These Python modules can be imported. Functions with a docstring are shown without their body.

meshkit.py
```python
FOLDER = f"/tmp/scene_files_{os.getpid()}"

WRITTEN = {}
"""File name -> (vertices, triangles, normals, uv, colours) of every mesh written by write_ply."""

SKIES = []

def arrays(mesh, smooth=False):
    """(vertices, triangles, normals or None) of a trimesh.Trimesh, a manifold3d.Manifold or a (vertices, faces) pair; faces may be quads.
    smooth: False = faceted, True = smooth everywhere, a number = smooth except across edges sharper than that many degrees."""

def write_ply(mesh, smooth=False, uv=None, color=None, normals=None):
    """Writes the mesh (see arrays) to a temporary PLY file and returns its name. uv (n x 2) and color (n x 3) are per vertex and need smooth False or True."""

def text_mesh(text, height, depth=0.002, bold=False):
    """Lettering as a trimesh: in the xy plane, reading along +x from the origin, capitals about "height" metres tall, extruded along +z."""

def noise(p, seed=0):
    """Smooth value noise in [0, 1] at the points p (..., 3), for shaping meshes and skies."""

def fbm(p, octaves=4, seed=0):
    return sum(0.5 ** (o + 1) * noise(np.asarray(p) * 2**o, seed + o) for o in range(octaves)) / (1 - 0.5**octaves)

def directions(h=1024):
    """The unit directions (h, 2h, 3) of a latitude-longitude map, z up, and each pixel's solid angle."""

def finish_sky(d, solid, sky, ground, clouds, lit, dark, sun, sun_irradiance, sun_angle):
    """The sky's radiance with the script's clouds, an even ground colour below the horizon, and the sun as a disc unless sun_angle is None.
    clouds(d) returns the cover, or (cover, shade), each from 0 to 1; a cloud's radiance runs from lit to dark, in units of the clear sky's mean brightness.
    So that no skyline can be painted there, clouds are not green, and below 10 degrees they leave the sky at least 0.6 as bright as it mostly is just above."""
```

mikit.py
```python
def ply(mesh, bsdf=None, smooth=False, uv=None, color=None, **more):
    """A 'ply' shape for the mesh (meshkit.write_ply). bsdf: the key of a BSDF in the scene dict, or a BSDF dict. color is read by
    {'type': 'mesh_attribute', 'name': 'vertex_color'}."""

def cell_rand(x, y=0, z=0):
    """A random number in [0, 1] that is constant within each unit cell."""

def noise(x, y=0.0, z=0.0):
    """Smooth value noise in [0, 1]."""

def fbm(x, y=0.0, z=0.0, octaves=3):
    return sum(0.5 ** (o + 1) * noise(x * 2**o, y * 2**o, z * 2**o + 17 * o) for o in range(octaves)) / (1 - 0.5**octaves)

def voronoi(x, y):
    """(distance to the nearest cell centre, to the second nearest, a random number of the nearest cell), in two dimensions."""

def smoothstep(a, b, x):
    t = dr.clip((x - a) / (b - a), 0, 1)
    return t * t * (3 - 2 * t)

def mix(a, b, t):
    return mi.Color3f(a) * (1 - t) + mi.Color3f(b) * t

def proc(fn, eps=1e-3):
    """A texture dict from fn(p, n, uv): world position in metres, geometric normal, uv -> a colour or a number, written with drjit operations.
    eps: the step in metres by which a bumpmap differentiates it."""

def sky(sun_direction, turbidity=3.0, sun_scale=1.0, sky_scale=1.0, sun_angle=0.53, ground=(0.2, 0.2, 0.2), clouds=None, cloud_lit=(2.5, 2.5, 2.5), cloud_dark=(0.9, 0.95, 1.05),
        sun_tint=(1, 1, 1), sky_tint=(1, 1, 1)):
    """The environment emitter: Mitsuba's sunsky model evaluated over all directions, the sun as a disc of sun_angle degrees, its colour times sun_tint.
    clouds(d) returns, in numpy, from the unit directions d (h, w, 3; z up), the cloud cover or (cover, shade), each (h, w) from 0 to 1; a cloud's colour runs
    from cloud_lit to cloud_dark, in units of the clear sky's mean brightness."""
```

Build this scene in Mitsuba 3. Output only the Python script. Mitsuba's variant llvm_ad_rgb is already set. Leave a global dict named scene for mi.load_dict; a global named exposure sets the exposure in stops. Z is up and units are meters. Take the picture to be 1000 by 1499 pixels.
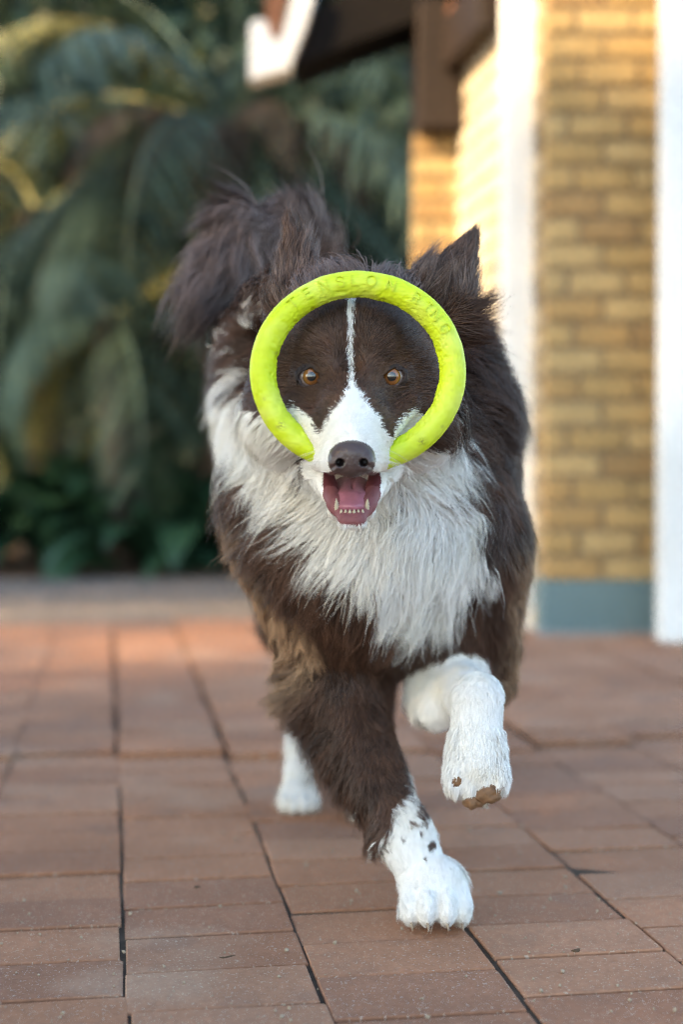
import math, random
import numpy as np, trimesh, manifold3d, shapely
import drjit as dr, mitsuba as mi
import mikit, meshkit
from mikit import noise, fbm, voronoi, cell_rand, smoothstep, mix, proc, ply
from scipy.spatial import cKDTree

T = mi.ScalarTransform4f
scene, labels = {}, {}
R = np.random.default_rng(7)
random.seed(7)

# ------------------------------------------------------------------ camera, sky, exposure
FPX, CAMH, PITCH = 2200.0, 0.46, math.atan(59.5 / 2200.0)
FW = np.array([0, math.cos(PITCH), -math.sin(PITCH)])
scene['camera'] = {
    'type': 'thinlens', 'fov': 2 * math.degrees(math.atan(500 / FPX)), 'fov_axis': 'x',
    'aperture_radius': 0.0112, 'focus_distance': 1.41, 'near_clip': 0.05, 'far_clip': 200.0,
    'to_world': T().look_at(origin=[0, 0, CAMH], target=[0, float(FW[1]), CAMH + float(FW[2])], up=[0, 0, 1])}
SUN = np.array([-0.66, -0.52, 0.50]); SUN /= np.linalg.norm(SUN)
scene['sky'] = mikit.sky(SUN.tolist(), turbidity=3, sun_scale=0.44, sun_tint=(1.0, 0.90, 0.72), sun_angle=4.0, sky_tint=(1.15, 1.0, 0.86))
exposure = 4.42


def at(px, py, Y):
    """The point at depth Y metres that stands at this place of the photograph (1000 x 1499)."""
    d = FW + (px - 500) / FPX * np.array([1.0, 0, 0]) + (749.5 - py) / FPX * np.array([0, math.sin(PITCH), math.cos(PITCH)])
    return np.array([0, 0, CAMH]) + d * (Y / d[1])


def ground_y(py):
    """Depth of the ground at this height of the photograph."""
    d = FW + (749.5 - py) / FPX * np.array([0, math.sin(PITCH), math.cos(PITCH)])
    return -CAMH / d[2] * d[1]


# ------------------------------------------------------------------ helpers
def rgb(r, g, b):
    return {'type': 'rgb', 'value': [r, g, b]}


VC = {'type': 'mesh_attribute', 'name': 'vertex_color'}


def two(b):
    return {'type': 'twosided', 'bsdf': b}


def prin(color, rough=0.6, spec=0.4, **kw):
    return {'type': 'principled', 'base_color': color, 'roughness': rough, 'specular': spec, **kw}


def tag(key, label=None, cat=None, group=None, kind=None):
    labels[key] = {k: v for k, v in (('label', label), ('category', cat), ('group', group), ('kind', kind)) if v}


def numbered(name):
    if name not in scene and not any(k.startswith(name + '__') for k in scene):
        return name
    k = 1
    while f'{name}_{k:03d}' in scene or any(q.startswith(f'{name}_{k:03d}__') for q in scene):
        k += 1
    return f'{name}_{k:03d}'


COUNT = {}


def fresh(name):
    """Like numbered(), for long series of pieces."""
    k = COUNT.get(name, 0)
    COUNT[name] = k + 1
    return name if k == 0 else f'{name}_{k:03d}'


def obj(name, mesh, bsdf, parent=None, smooth=False, **kw):
    key = fresh(f'{parent}__{name}' if parent else name)
    scene[key] = ply(mesh, bsdf, smooth, **kw)
    return key


def colored(v, f, c, bsdf, normals=None, smooth=False):
    m = (np.asarray(v), np.asarray(f))
    if normals is None:
        return ply(m, bsdf, smooth, color=np.asarray(c))
    path = meshkit.write_ply(m, False, None, np.asarray(c), normals=normals)
    return {'type': 'ply', 'filename': path, 'face_normals': False, 'bsdf': {'type': 'ref', 'id': bsdf}}


def rbox(lo, hi, b=0.003):
    """A box with chamfered edges."""
    lo, hi = np.asarray(lo, float), np.asarray(hi, float)
    b = min(b, 0.45 * float((hi - lo).min()))
    c, e = (lo + hi) / 2, (hi - lo) / 2
    pts = []
    for s in np.array(np.meshgrid([-1, 1], [-1, 1], [-1, 1])).reshape(3, -1).T:
        for k in range(3):
            q = e.copy() - b
            q[k] = e[k]
            pts.append(c + s * q)
    return trimesh.convex.convex_hull(np.array(pts))


def prism(poly, y0, y1):
    """A polygon in the xz plane extruded from depth y0 to y1."""
    m = trimesh.creation.extrude_polygon(shapely.Polygon(poly), y1 - y0, engine='earcut')
    v = m.vertices.copy()
    m.vertices = np.stack([v[:, 0], y0 + v[:, 2], v[:, 1]], 1)
    m.invert()
    m.fix_normals()
    return m


def tube(pts, rad, sides=8):
    p = np.asarray(pts, float)
    rad = np.broadcast_to(rad, (len(p),))
    t = np.gradient(p, axis=0)
    t /= np.linalg.norm(t, axis=1, keepdims=True) + 1e-12
    a = np.cross(t, [0.31, 0.17, 0.93]); a /= np.linalg.norm(a, axis=1, keepdims=True) + 1e-9
    b = np.cross(t, a)
    g = np.arange(sides) * 2 * np.pi / sides
    v = p[:, None] + rad[:, None, None] * (np.cos(g)[None, :, None] * a[:, None] + np.sin(g)[None, :, None] * b[:, None])
    i, j = np.meshgrid(np.arange(len(p) - 1), np.arange(sides), indexing='ij')
    q = np.stack([i * sides + j, i * sides + (j + 1) % sides, (i + 1) * sides + (j + 1) % sides, (i + 1) * sides + j], -1).reshape(-1, 4)
    f = np.vstack([q[:, [0, 1, 2]], q[:, [0, 2, 3]]])
    n = len(v.reshape(-1, 3))
    v = np.vstack([v.reshape(-1, 3), p[0], p[-1]])
    k = np.arange(sides)
    e = (len(p) - 1) * sides
    f = np.vstack([f, np.stack([(k + 1) % sides, k, k * 0 + n], 1), np.stack([e + k, e + (k + 1) % sides, k * 0 + n + 1], 1)])
    return trimesh.Trimesh(v, f, process=False)


def cat(ms):
    return trimesh.util.concatenate(ms)


def iso(F, o, h):
    """Marching tetrahedra: the surface F = 0 of a grid with origin o and step h (F < 0 inside)."""
    nx, ny, nz = F.shape
    F = F.copy()
    for k in range(3):
        for e in (0, -1):
            side = [slice(None)] * 3
            side[k] = e
            F[tuple(side)] = np.maximum(F[tuple(side)], .2 * h)
    idx = np.arange(F.size).reshape(F.shape)
    s = F < 0
    cs = [(a, b, c) for c in (0, 1) for b in (0, 1) for a in (0, 1)]
    sl = lambda A, c: A[c[0]:nx - 1 + c[0], c[1]:ny - 1 + c[1], c[2]:nz - 1 + c[2]]
    n_in = sum(sl(s, c).astype(np.int8) for c in cs)
    act = (n_in > 0) & (n_in < 8)
    C = np.stack([sl(idx, c)[act] for c in cs], 1)
    Ff = F.ravel()
    tris, outs = [], []
    for tet in ((0, 1, 3, 7), (0, 1, 5, 7), (0, 2, 3, 7), (0, 2, 6, 7), (0, 4, 5, 7), (0, 4, 6, 7)):
        V = C[:, tet]
        ins = Ff[V] < 0
        k = ins.sum(1)
        order = np.argsort(~ins, axis=1, kind='stable')
        V = np.take_along_axis(V, order, 1)
        X = np.stack(np.unravel_index(V, F.shape), -1).astype(float)
        det = np.linalg.det(X[:, 1:] - X[:, :1])
        for m, combos in ((1, [((0, 1), (0, 2), (0, 3))]), (3, [((0, 3), (1, 3), (2, 3))]), (2, [((0, 2), (0, 3), (1, 3)), ((0, 2), (1, 3), (1, 2))])):
            W = V[k == m]
            for tri in combos:
                tris.append(np.stack([np.stack([W[:, a], W[:, b]], 1) for a, b in tri], 1))
                outs.append(det[k == m] < 0)
    tris, outs = np.concatenate(tris), np.concatenate(outs)
    e = np.sort(tris.reshape(-1, 2), axis=1).astype(np.int64)
    u, inv = np.unique(e[:, 0] * F.size + e[:, 1], return_inverse=True)
    a, b = u // F.size, u % F.size
    pos = lambda i: np.stack(np.unravel_index(i, F.shape), 1) * h + np.asarray(o)
    fa, fb = Ff[a], Ff[b]
    t = np.clip(fa / (fa - fb), 0.03, 0.97)[:, None]
    v = pos(a) * (1 - t) + pos(b) * t
    f = inv.reshape(-1, 3)
    f[outs] = f[outs][:, ::-1]
    return trimesh.Trimesh(v, f, process=False)


def grid(lo, hi, h):
    ax = [np.arange(a, b + h, h) for a, b in zip(lo, hi)]
    G = np.stack(np.meshgrid(*ax, indexing='ij'), -1).astype(np.float32)
    return G


def cone(p, a, b, ra, rb, sq=None):
    """Distance to a rounded cone; sq stretches the three axes (flattened shapes)."""
    a, b = np.asarray(a, np.float32), np.asarray(b, np.float32)
    ab = b - a
    q = p - a
    w = np.ones(3, np.float32) if sq is None else np.asarray(sq, np.float32)
    t = np.clip((q * w * w) @ ab / float((ab * w * w) @ ab), 0, 1)
    d = (q - t[..., None] * ab) * w
    return np.sqrt((d * d).sum(-1)) - (ra + (rb - ra) * t)


def ell(p, c, r):
    r = np.asarray(r, np.float32)
    q = p - np.asarray(c, np.float32)
    k0 = np.sqrt(((q / r) ** 2).sum(-1))
    k1 = np.sqrt(((q / (r * r)) ** 2).sum(-1)) + 1e-9
    return k0 * (k0 - 1) / k1


def smin(a, b, k):
    h = np.clip(0.5 + 0.5 * (b - a) / k, 0, 1)
    return b + (a - b) * h - k * h * (1 - h)


def smax(a, b, k):
    return -smin(-a, -b, k)


def to_manifold(m):
    return manifold3d.Manifold(manifold3d.Mesh(np.asarray(m.vertices, np.float32), np.asarray(m.faces, np.uint32)))


def from_manifold(m):
    q = m.to_mesh()
    return trimesh.Trimesh(q.vert_properties[:, :3], q.tri_verts, process=False)
# ------------------------------------------------------------------ ground and paving
VPX = -340 / FPX                                    # the paving runs towards a point left of the view's middle
GA = math.atan(VPX)                                 # its angle to the view
GU = np.array([math.cos(GA), -math.sin(GA)])        # across the courses
GV = np.array([math.sin(GA), math.cos(GA)])         # along them
COLW, ROWD = .1715, .1035


def soil(p, n, uv):
    return mix((.045, .034, .028), (.085, .066, .05), fbm(p.x * 30, p.y * 30, 0, 3))


scene['soil_mat'] = prin(proc(soil), .95, .2)
gm = trimesh.creation.box((120, 120, .02)); gm.apply_translation([0, 30, -.0165])
obj('ground', gm, 'soil_mat')
tag('ground', kind='structure')


def paver_fn(tone):
    def fn(p, n, uv):
        big = fbm(p.x * 9, p.y * 9, 3.1, 3)
        fine = fbm(p.x * 260, p.y * 260, 0.5, 2)
        grit = smoothstep(.80, .90, noise(p.x * 620, p.y * 620, 1.0))
        pale = smoothstep(.54, .74, fbm(p.x * 5.5 + 3, p.y * 7.5, 7.7, 4)) * .40
        dark = smoothstep(.60, .76, fbm(p.x * 17 + 9, p.y * 13, 5.2, 3)) * .30
        c = mix(mi.Color3f(*tone) * .80, mi.Color3f(*tone) * 1.18, big)
        c = c * (.70 + .36 * fine + .24 * fbm(p.x * 110, p.y * 110, 2.5, 2))
        c = mix(c, (.40, .29, .21), pale * (.5 + .5 * fine))
        c = mix(c, (.15, .10, .08), dark)
        c = mix(c, (.42, .36, .30), grit * .6)
        return c
    return fn


def grit_bump(p, n, uv):
    return .0017 * fbm(p.x * 150, p.y * 150, p.z * 150, 3) + .0006 * noise(p.x * 700, p.y * 700, p.z * 500)


TONES = [(.285, .138, .078), (.305, .150, .086), (.262, .127, .074), (.300, .156, .094), (.246, .122, .074)]
for k, t in enumerate(TONES):
    scene[f'paver_mat_{k}'] = {'type': 'bumpmap', 'arbitrary': proc(grit_bump, .0006), 'scale': 1.0, 'nested': prin(proc(paver_fn(t)), .88, .25)}
scene['path_mat'] = {'type': 'bumpmap', 'arbitrary': proc(grit_bump, .0006), 'scale': 1.0, 'nested': prin(proc(paver_fn((.092, .084, .080))), .9, .2)}


def slab(cx, cv, w, d, top, tilt, h=.030, b=.0014):
    """One paver with worn edges, given in the paving's own frame."""
    m = rbox([-w / 2, -d / 2, -h], [w / 2, d / 2, 0], b)
    v = m.vertices.copy()
    v[:, 2] += v[:, 0] * tilt[0] + v[:, 1] * tilt[1]
    v[:, :2] += (R.random((len(v), 2)) - .5) * .0016
    xy = np.outer(v[:, 0] + cx, GU) + np.outer(v[:, 1] + cv, GV)
    m.vertices = np.column_stack([xy, v[:, 2] + top])
    return m


V0 = ground_y(1499) * .88
VSPLIT = ground_y(1106)             # beyond this line the paving stands a little prouder
VEND = ground_y(914)
pieces = []
for kcol in range(-20, 24):
    for krow in range(-8, 60):
        u0 = .0131 + COLW * kcol + COLW / 2
        v0 = 1.02 + ROWD * (krow + (.5 if kcol % 2 else 0) + .12 * math.sin(kcol * 2.3))
        px = 160 + u0 / math.cos(GA) / max(v0, .5) * FPX
        if v0 < .3 or v0 > VEND + .02 or abs(u0) > 3.2:
            continue
        seen = v0 > 1.0 and -140 < px < 1150
        far = v0 > VSPLIT
        w, d = COLW - .0026 - .0016 * R.random(), ROWD - .0028 - .0015 * R.random()
        if krow % 2:
            d -= .0030 * R.random() + .0030
        if 0 <= v0 - VSPLIT < ROWD:
            d -= .010
        top = R.normal(0, .0008) + (.0095 if far else 0) + (.003 * math.sin(kcol * 1.7) if far else 0)
        pieces.append((v0 + (0 if seen else 100), u0 + (.007 * math.sin(kcol * 1.9) if far else 0) + R.normal(0, .0016), v0, w, d, top, R.normal(0, .006, 2)))
pieces.sort(key=lambda q: q[0])
late = {}
tag('paving', kind='structure')
# the joints between the pavers are filled with dark sand: one sheet just below their tops
jm = trimesh.creation.box((14, VEND + .4, .008)); jm.apply_translation([1, (VEND - .4) / 2, -.0072])
def joint(p, n, uv):
    return mix((.030, .022, .016), (.085, .062, .046), fbm(p.x * 120, p.y * 120, 0, 3))
scene['joint_mat'] = prin(proc(joint), .95, .2)
obj('paving', jm, 'joint_mat')
for n, q in enumerate(pieces):
    m = slab(*q[1:])
    k = int(R.integers(len(TONES)))
    if n < 300:
        obj('brick', m, f'paver_mat_{k}', 'paving')
    else:
        late.setdefault(k, []).append(m)
lm, lmat = [], 'paver_mat_1'
for k, ms in late.items():
    lm += ms
obj('far_bricks', cat(lm), lmat, 'paving')
tag('paving__far_bricks', kind='stuff')
tag('paving', kind='structure')
# the grey path beyond, laid across
PEND = ground_y(848)
pm = trimesh.creation.box((30, PEND - VEND, .02)); pm.apply_translation([0, (PEND + VEND) / 2 + .03, -.0135])
obj('path', pm, 'joint_mat')
tag('path', kind='structure')
gp_ = []
vv = VEND + .10
while vv < PEND + .1:
    for ku in range(-16, 16):
        u0 = ku * .215 + R.normal(0, .003) + .1 * (int(vv / .108) % 2)
        gp_.append(slab(u0 - .3, vv, .208, .101, .006 + R.normal(0, .001), R.normal(0, .006, 2)))
    vv += .108
obj('bricks', cat(gp_), 'path_mat', 'path')
tag('path__bricks', kind='stuff')
# grit and crumbs lying on the pavers
cr = []
for _ in range(420):
    y = V0 + (3.0 - V0) * R.random() ** 1.5
    x = (R.random() - .5) * y * .5
    s = .0008 + .0016 * R.random() ** 3
    c = trimesh.creation.icosphere(0, s)
    c.vertices = c.vertices * (.6 + .8 * R.random((len(c.vertices), 3))) + [x, y, s * .6 + .001]
    cr.append(c)
scene['grit_mat'] = prin(rgb(.30, .24, .18), .9, .2)
obj('grit', cat(cr), 'grit_mat')
tag('grit', 'loose pale grit and crumbs scattered over the red pavers', 'grit', kind='stuff')
scene['leaf_bit_mat'] = two(prin(rgb(.085, .055, .035), .8, .2))
for k, (px, py, s, lab) in enumerate(((843, 1399, .0040, 'dark dry leaf scrap on the paver right of the planted paw'), (288, 1305, .0032, 'small dark seed pod on the paver left of the dog'), (333, 1408, .0055, 'thin dark twig scrap on the near paver left of the dog'))):
    c = at(px, py, ground_y(py)); c[2] = .0045
    g = np.linspace(0, 2 * np.pi, 14, endpoint=False)
    rr = s * (1 + .25 * np.sin(3 * g + k)) * np.where(k == 2, np.abs(np.cos(g)) * .9 + .12, 1)
    top = np.column_stack([rr * np.cos(g), rr * .6 * np.sin(g), .0012 * np.sin(2 * g) + .0014])
    pts = np.vstack([top, top * [1, 1, 0] * .9, [[0, 0, .0026]]]) + c
    key = numbered('leaf_scrap')
    mesh = trimesh.convex.convex_hull(pts)
    if k == 2:
        tt = np.linspace(-1, 1, 9)
        mesh = tube(c + np.column_stack([tt * .0075, .0022 * np.sin(tt * 2.2) + tt * .001, .0007 + .0006 * tt ** 2]), np.array([.0003, .0006, .0008, .0007, .0008, .0006, .0006, .0004, .0002]), 6)
    scene[key] = ply(mesh, 'leaf_bit_mat', 40)
    tag(key, lab, 'leaf scrap')

# ------------------------------------------------------------------ brick building on the right
BT = [(.37, .25, .105), (.40, .275, .12), (.345, .225, .095), (.42, .30, .14), (.375, .26, .115), (.31, .20, .09)]


def brick_fn(t):
    def fn(p, n, uv):
        a = fbm(p.x * 22, p.y * 22, p.z * 30, 3)
        b = fbm(p.x * 90, p.y * 90, p.z * 90, 2)
        return mix(mi.Color3f(*t) * .75, mi.Color3f(*t) * 1.2, a) * (.85 + .3 * b)
    return fn


for k, t in enumerate(BT):
    scene[f'wall_brick_mat_{k}'] = {'type': 'bumpmap', 'arbitrary': proc(grit_bump, .001), 'scale': 1.5, 'nested': prin(proc(brick_fn(t)), .85, .25)}


for k, t in enumerate(((.52, .43, .31), (.60, .51, .38))):  # lighter copy of the wall brick, with strong sun put into the colour
    scene[f'sunlit_brick_mat_{k}'] = {'type': 'bumpmap', 'arbitrary': proc(grit_bump, .001), 'scale': 1.5, 'nested': prin(proc(brick_fn(t)), .85, .25)}


def mortar(p, n, uv):
    return mix((.16, .12, .075), (.24, .185, .125), fbm(p.x * 60, p.y * 60, p.z * 60, 3))


scene['mortar_mat'] = prin(proc(mortar), .9, .2)
tag('brick_building', 'tan brick house with white posts, blue grey plinth and dark timber eaves', 'building')
WY = 4.15                                          # depth of the front wall
CORN = at(800, 690, WY)                            # its left corner
COURSE, BL, BH, BD = .0715, .150, .0585, .11
dirv = np.array([math.sin(GA), math.cos(GA)])       # the return wall runs the same way as the paving


def frame(o, ax, out):
    """Places a mesh built as x along the wall, y into it, z up."""
    M = np.eye(4)
    M[:2, 0], M[:2, 1], M[:2, 3] = ax, -np.asarray(out), o
    return M


def brick_wall(name, o, ax, out, length, z0, z1, thick, cut=None, tone=None, endw=0):
    """A wall of single bricks from point o along ax, its face towards out."""
    key = fresh(f'brick_building__{name}')
    core = trimesh.creation.box((length - .008, thick - .012, z1 - z0)); core.apply_translation([length / 2, thick / 2 + .004, (z0 + z1) / 2])
    M = frame(o, ax, out)
    core.apply_transform(M)
    if np.linalg.det(M[:3, :3]) < 0:
        core.invert()
    scene[key] = ply(core, 'mortar_mat')
    n = int((z1 - z0) / COURSE)
    for c in range(n):
        x = 0 if c % 2 == 0 else -BL / 2 - .006 + .02 * math.sin(c * 2.1)
        while x < length - .02:
            a, b = max(x, 0), min(x + BL, length)
            x += BL + .012
            if b - a < .03:
                continue
            m = rbox([a + R.normal(0, .0012), R.normal(-.001, .0012), z0 + c * COURSE + .006], [b + R.normal(0, .0012), min(BD, thick), z0 + c * COURSE + .006 + BH + R.normal(0, .0008)], .004)
            m.apply_transform(M)
            if np.linalg.det(M[:3, :3]) < 0:
                m.invert()
            obj('brick', m, f'wall_brick_mat_{int(R.integers(len(BT)))}' if not tone else f'sunlit_brick_mat_{int(R.integers(2))}', key)
    return key


ZT = 2.35
brick_wall('front_wall', CORN[:2], [1, 0], [0, -1], .95, .155, ZT, .24)
# return of the corner, then the white door post, then the long side wall; both walls paled as if sunlit
ret = CORN[:2]
sideout = np.array([-math.cos(GA), math.sin(GA)])
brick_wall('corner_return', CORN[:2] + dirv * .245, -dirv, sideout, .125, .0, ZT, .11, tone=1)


def side_x(px, y):
    return at(px, 690, y)[:2]


S0 = side_x(736, 4.42)
S1 = S0 + dirv * .66
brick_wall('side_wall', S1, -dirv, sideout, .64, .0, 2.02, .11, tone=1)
PL, PR_ = at(606, 690, 5.0), at(676, 690, 5.0)
brick_wall('pier', PL[:2], [1, 0], [0, -1], PR_[0] - PL[0], .0, at(0, 188, 5.0)[2], .24)


def painted(c, dirtc, amt=.25):
    def fn(p, n, uv):
        g = smoothstep(.45, .8, fbm(p.x * 7, p.y * 7, p.z * 2.2, 4))
        f = fbm(p.x * 40, p.y * 40, p.z * 14, 3)
        return mix(mi.Color3f(*c) * (.94 + .1 * f), dirtc, g * amt)
    return fn


scene['white_paint_mat'] = prin(proc(painted((.80, .79, .77), (.58, .55, .50), .35)), .45, .4)
scene['teal_paint_mat'] = prin(proc(painted((.11, .175, .195), (.20, .21, .20), .6)), .6, .35)
scene['grey_paint_mat'] = prin(proc(painted((.24, .26, .27), (.16, .15, .14), .6)), .7, .3)


def timber(t):
    def fn(p, n, uv):
        g = fbm(p.x * 30, p.y * 6, p.z * 34, 3)
        k = noise(p.x * 120, p.y * 20, p.z * 130)
        return mix(mi.Color3f(*t) * .6, mi.Color3f(*t) * 1.4, g * .7 + k * .3)
    return fn


scene['dark_timber_mat'] = prin(proc(timber((.020, .012, .008))), .7, .3)
scene['roof_timber_mat'] = prin(proc(timber((.008, .006, .005))), .8, .15)
scene['brown_timber_mat'] = prin(proc(timber((.15, .062, .030))), .65, .3)
# plinth under the front wall
obj('plinth', rbox([CORN[0] - .012, WY - .012, .022], [CORN[0] + .96, WY + .2, .158], .004), 'teal_paint_mat', 'brick_building', 30)
obj('plinth_foot', rbox([CORN[0] - .02, WY - .026, -.005], [CORN[0] + .96, WY + .2, .021], .004), 'grey_paint_mat', 'brick_building', 30)
# white posts
a = at(736, 690, 4.30)
b = at(783, 690, 4.30)
obj('door_post', rbox([a[0], 4.30, .0], [b[0], 4.40, 2.05], .006), 'white_paint_mat', 'brick_building', 30)
tag('brick_building__door_post', 'white post at the corner of the side wall')
a = at(969, 690, 3.90)
vp = rbox([a[0], 3.90, .012], [a[0] + .21, 3.98, 2.6], .008)
pk = obj('veranda_post', vp, 'white_paint_mat', 'brick_building', 30)
obj('foot', rbox([a[0] + .035, 3.925, .0], [a[0] + .2, 3.96, .0125], .002), 'grey_paint_mat', pk)
tag('brick_building__veranda_post', 'broad white veranda post')
obj('door_frame', rbox([a[0] + .23, 4.02, .0], [a[0] + .40, 4.14, 2.5], .006), 'white_paint_mat', 'brick_building', 30)
# eaves: wall plate over the side wall, beam end over the pier, dark verge running down to the left, white gutter at its end
zb = at(735, 40, 4.42)[2]
M = frame(S1 + sideout * .07, -dirv, sideout)
bm = rbox([.03, 0, zb], [.64, .20, zb + .17], .006); bm.apply_transform(M)
if np.linalg.det(M[:3, :3]) < 0:
    bm.invert()
obj('eaves_beam', bm, 'dark_timber_mat', 'brick_building', 30)
q0, q1 = at(612, 189, 4.9), at(681, 189, 4.9)
obj('beam_end', rbox([q0[0], 4.90, q0[2]], [q1[0], 5.5, q0[2] + .42], .01), 'dark_timber_mat', 'brick_building', 30)
q0, q1 = at(655, 60, 4.86), at(690, 60, 4.86)
obj('rafter_tail', rbox([q0[0], 4.82, at(0, 52, 4.86)[2]], [q1[0], 4.899, at(0, 8, 4.86)[2]], .012), 'brown_timber_mat', 'brick_building', 30)


def poly_at(pts, Y):
    return [tuple(at(x, y, Y)[[0, 2]]) for x, y in pts]


obj('roof', prism(poly_at([(446, 20), (428, 98), (520, 62), (617, 27), (640, 14), (760, -40), (1010, -150), (1010, -240), (760, -120), (600, -50)], 5.0), 5.0, 5.3), 'roof_timber_mat', 'brick_building')
tag('brick_building__roof', 'dark timber verge of the roof')
obj('gutter', prism(poly_at([(366, 121), (367, 42), (374, 35), (388, 36), (394, 46), (396, 62), (408, 66), (414, 58), (434, -14), (462, -14), (448, 40), (422, 105)], 4.97), 4.93, 5.05), 'white_paint_mat', 'brick_building')
tag('brick_building__gutter', 'white end of the roof gutter')
obj('fascia_board', prism(poly_at([(386, 60), (390, -30), (424, -30), (406, 62)], 5.03), 5.06, 5.10), 'brown_timber_mat', 'brick_building')
# main roof slab that carries on over the house, and the wall that closes it behind
rp = poly_at([(640, -12), (1250, -250), (1250, -330), (640, -90)], 5.0)
obj('soffit', prism([(x, z) for x, z in rp], 3.95, 5.0), 'dark_timber_mat', 'brick_building')
# edging course of bricks on end along the wall
tag('edging', kind='structure')
em = trimesh.creation.box((1.2, .11, .03)); em.apply_translation([CORN[0] + .62, WY - .095, -.012])
obj('edging', em, 'joint_mat')
for k in range(12):
    x = CORN[0] - .06 + k * .1
    obj('brick', rbox([x, WY - .155 + .004 * math.sin(k), -.02], [x + .094, WY - .045, .0095 + R.normal(0, .0012)], .004), f'paver_mat_{int(R.integers(5))}', 'edging')
# ------------------------------------------------------------------ garden
scene['garden_soil_mat'] = prin(proc(lambda p, n, uv: mix((.018, .013, .010), (.05, .036, .026), fbm(p.x * 12, p.y * 12, 0, 4))), .95, .15)
gm = trimesh.creation.box((40, 14, .05)); gm.apply_translation([0, PEND + 7.05, .0]); obj('garden_bed', gm, 'garden_soil_mat')
tag('garden_bed', kind='structure')


def leaf_mat(c, rough=.5):
    def fn(p, n, uv):
        return mix(mi.Color3f(*c) * .6, mi.Color3f(*c) * 1.35, fbm(p.x * 5, p.y * 5, p.z * 5, 3))
    return two(prin(proc(fn), rough, .45))


scene['frond_mat'] = leaf_mat((.058, .094, .066), .5)
scene['frond_pale_mat'] = leaf_mat((.096, .142, .098), .5)
scene['frond_yellow_mat'] = leaf_mat((.30, .27, .085), .5)
scene['broad_mat'] = leaf_mat((.016, .046, .024), .4)
scene['deep_mat'] = leaf_mat((.018, .040, .026), .5)
scene['olive_mat'] = leaf_mat((.055, .070, .030), .5)
scene['dry_mat'] = leaf_mat((.085, .060, .042), .8)
scene['bark_mat'] = prin(proc(lambda p, n, uv: mix((.045, .032, .024), (.12, .09, .07), fbm(p.x * 25, p.y * 25, p.z * 9, 4))), .95, .15)
scene['dark_core_mat'] = prin(rgb(.008, .014, .010), .95, .05)


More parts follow.
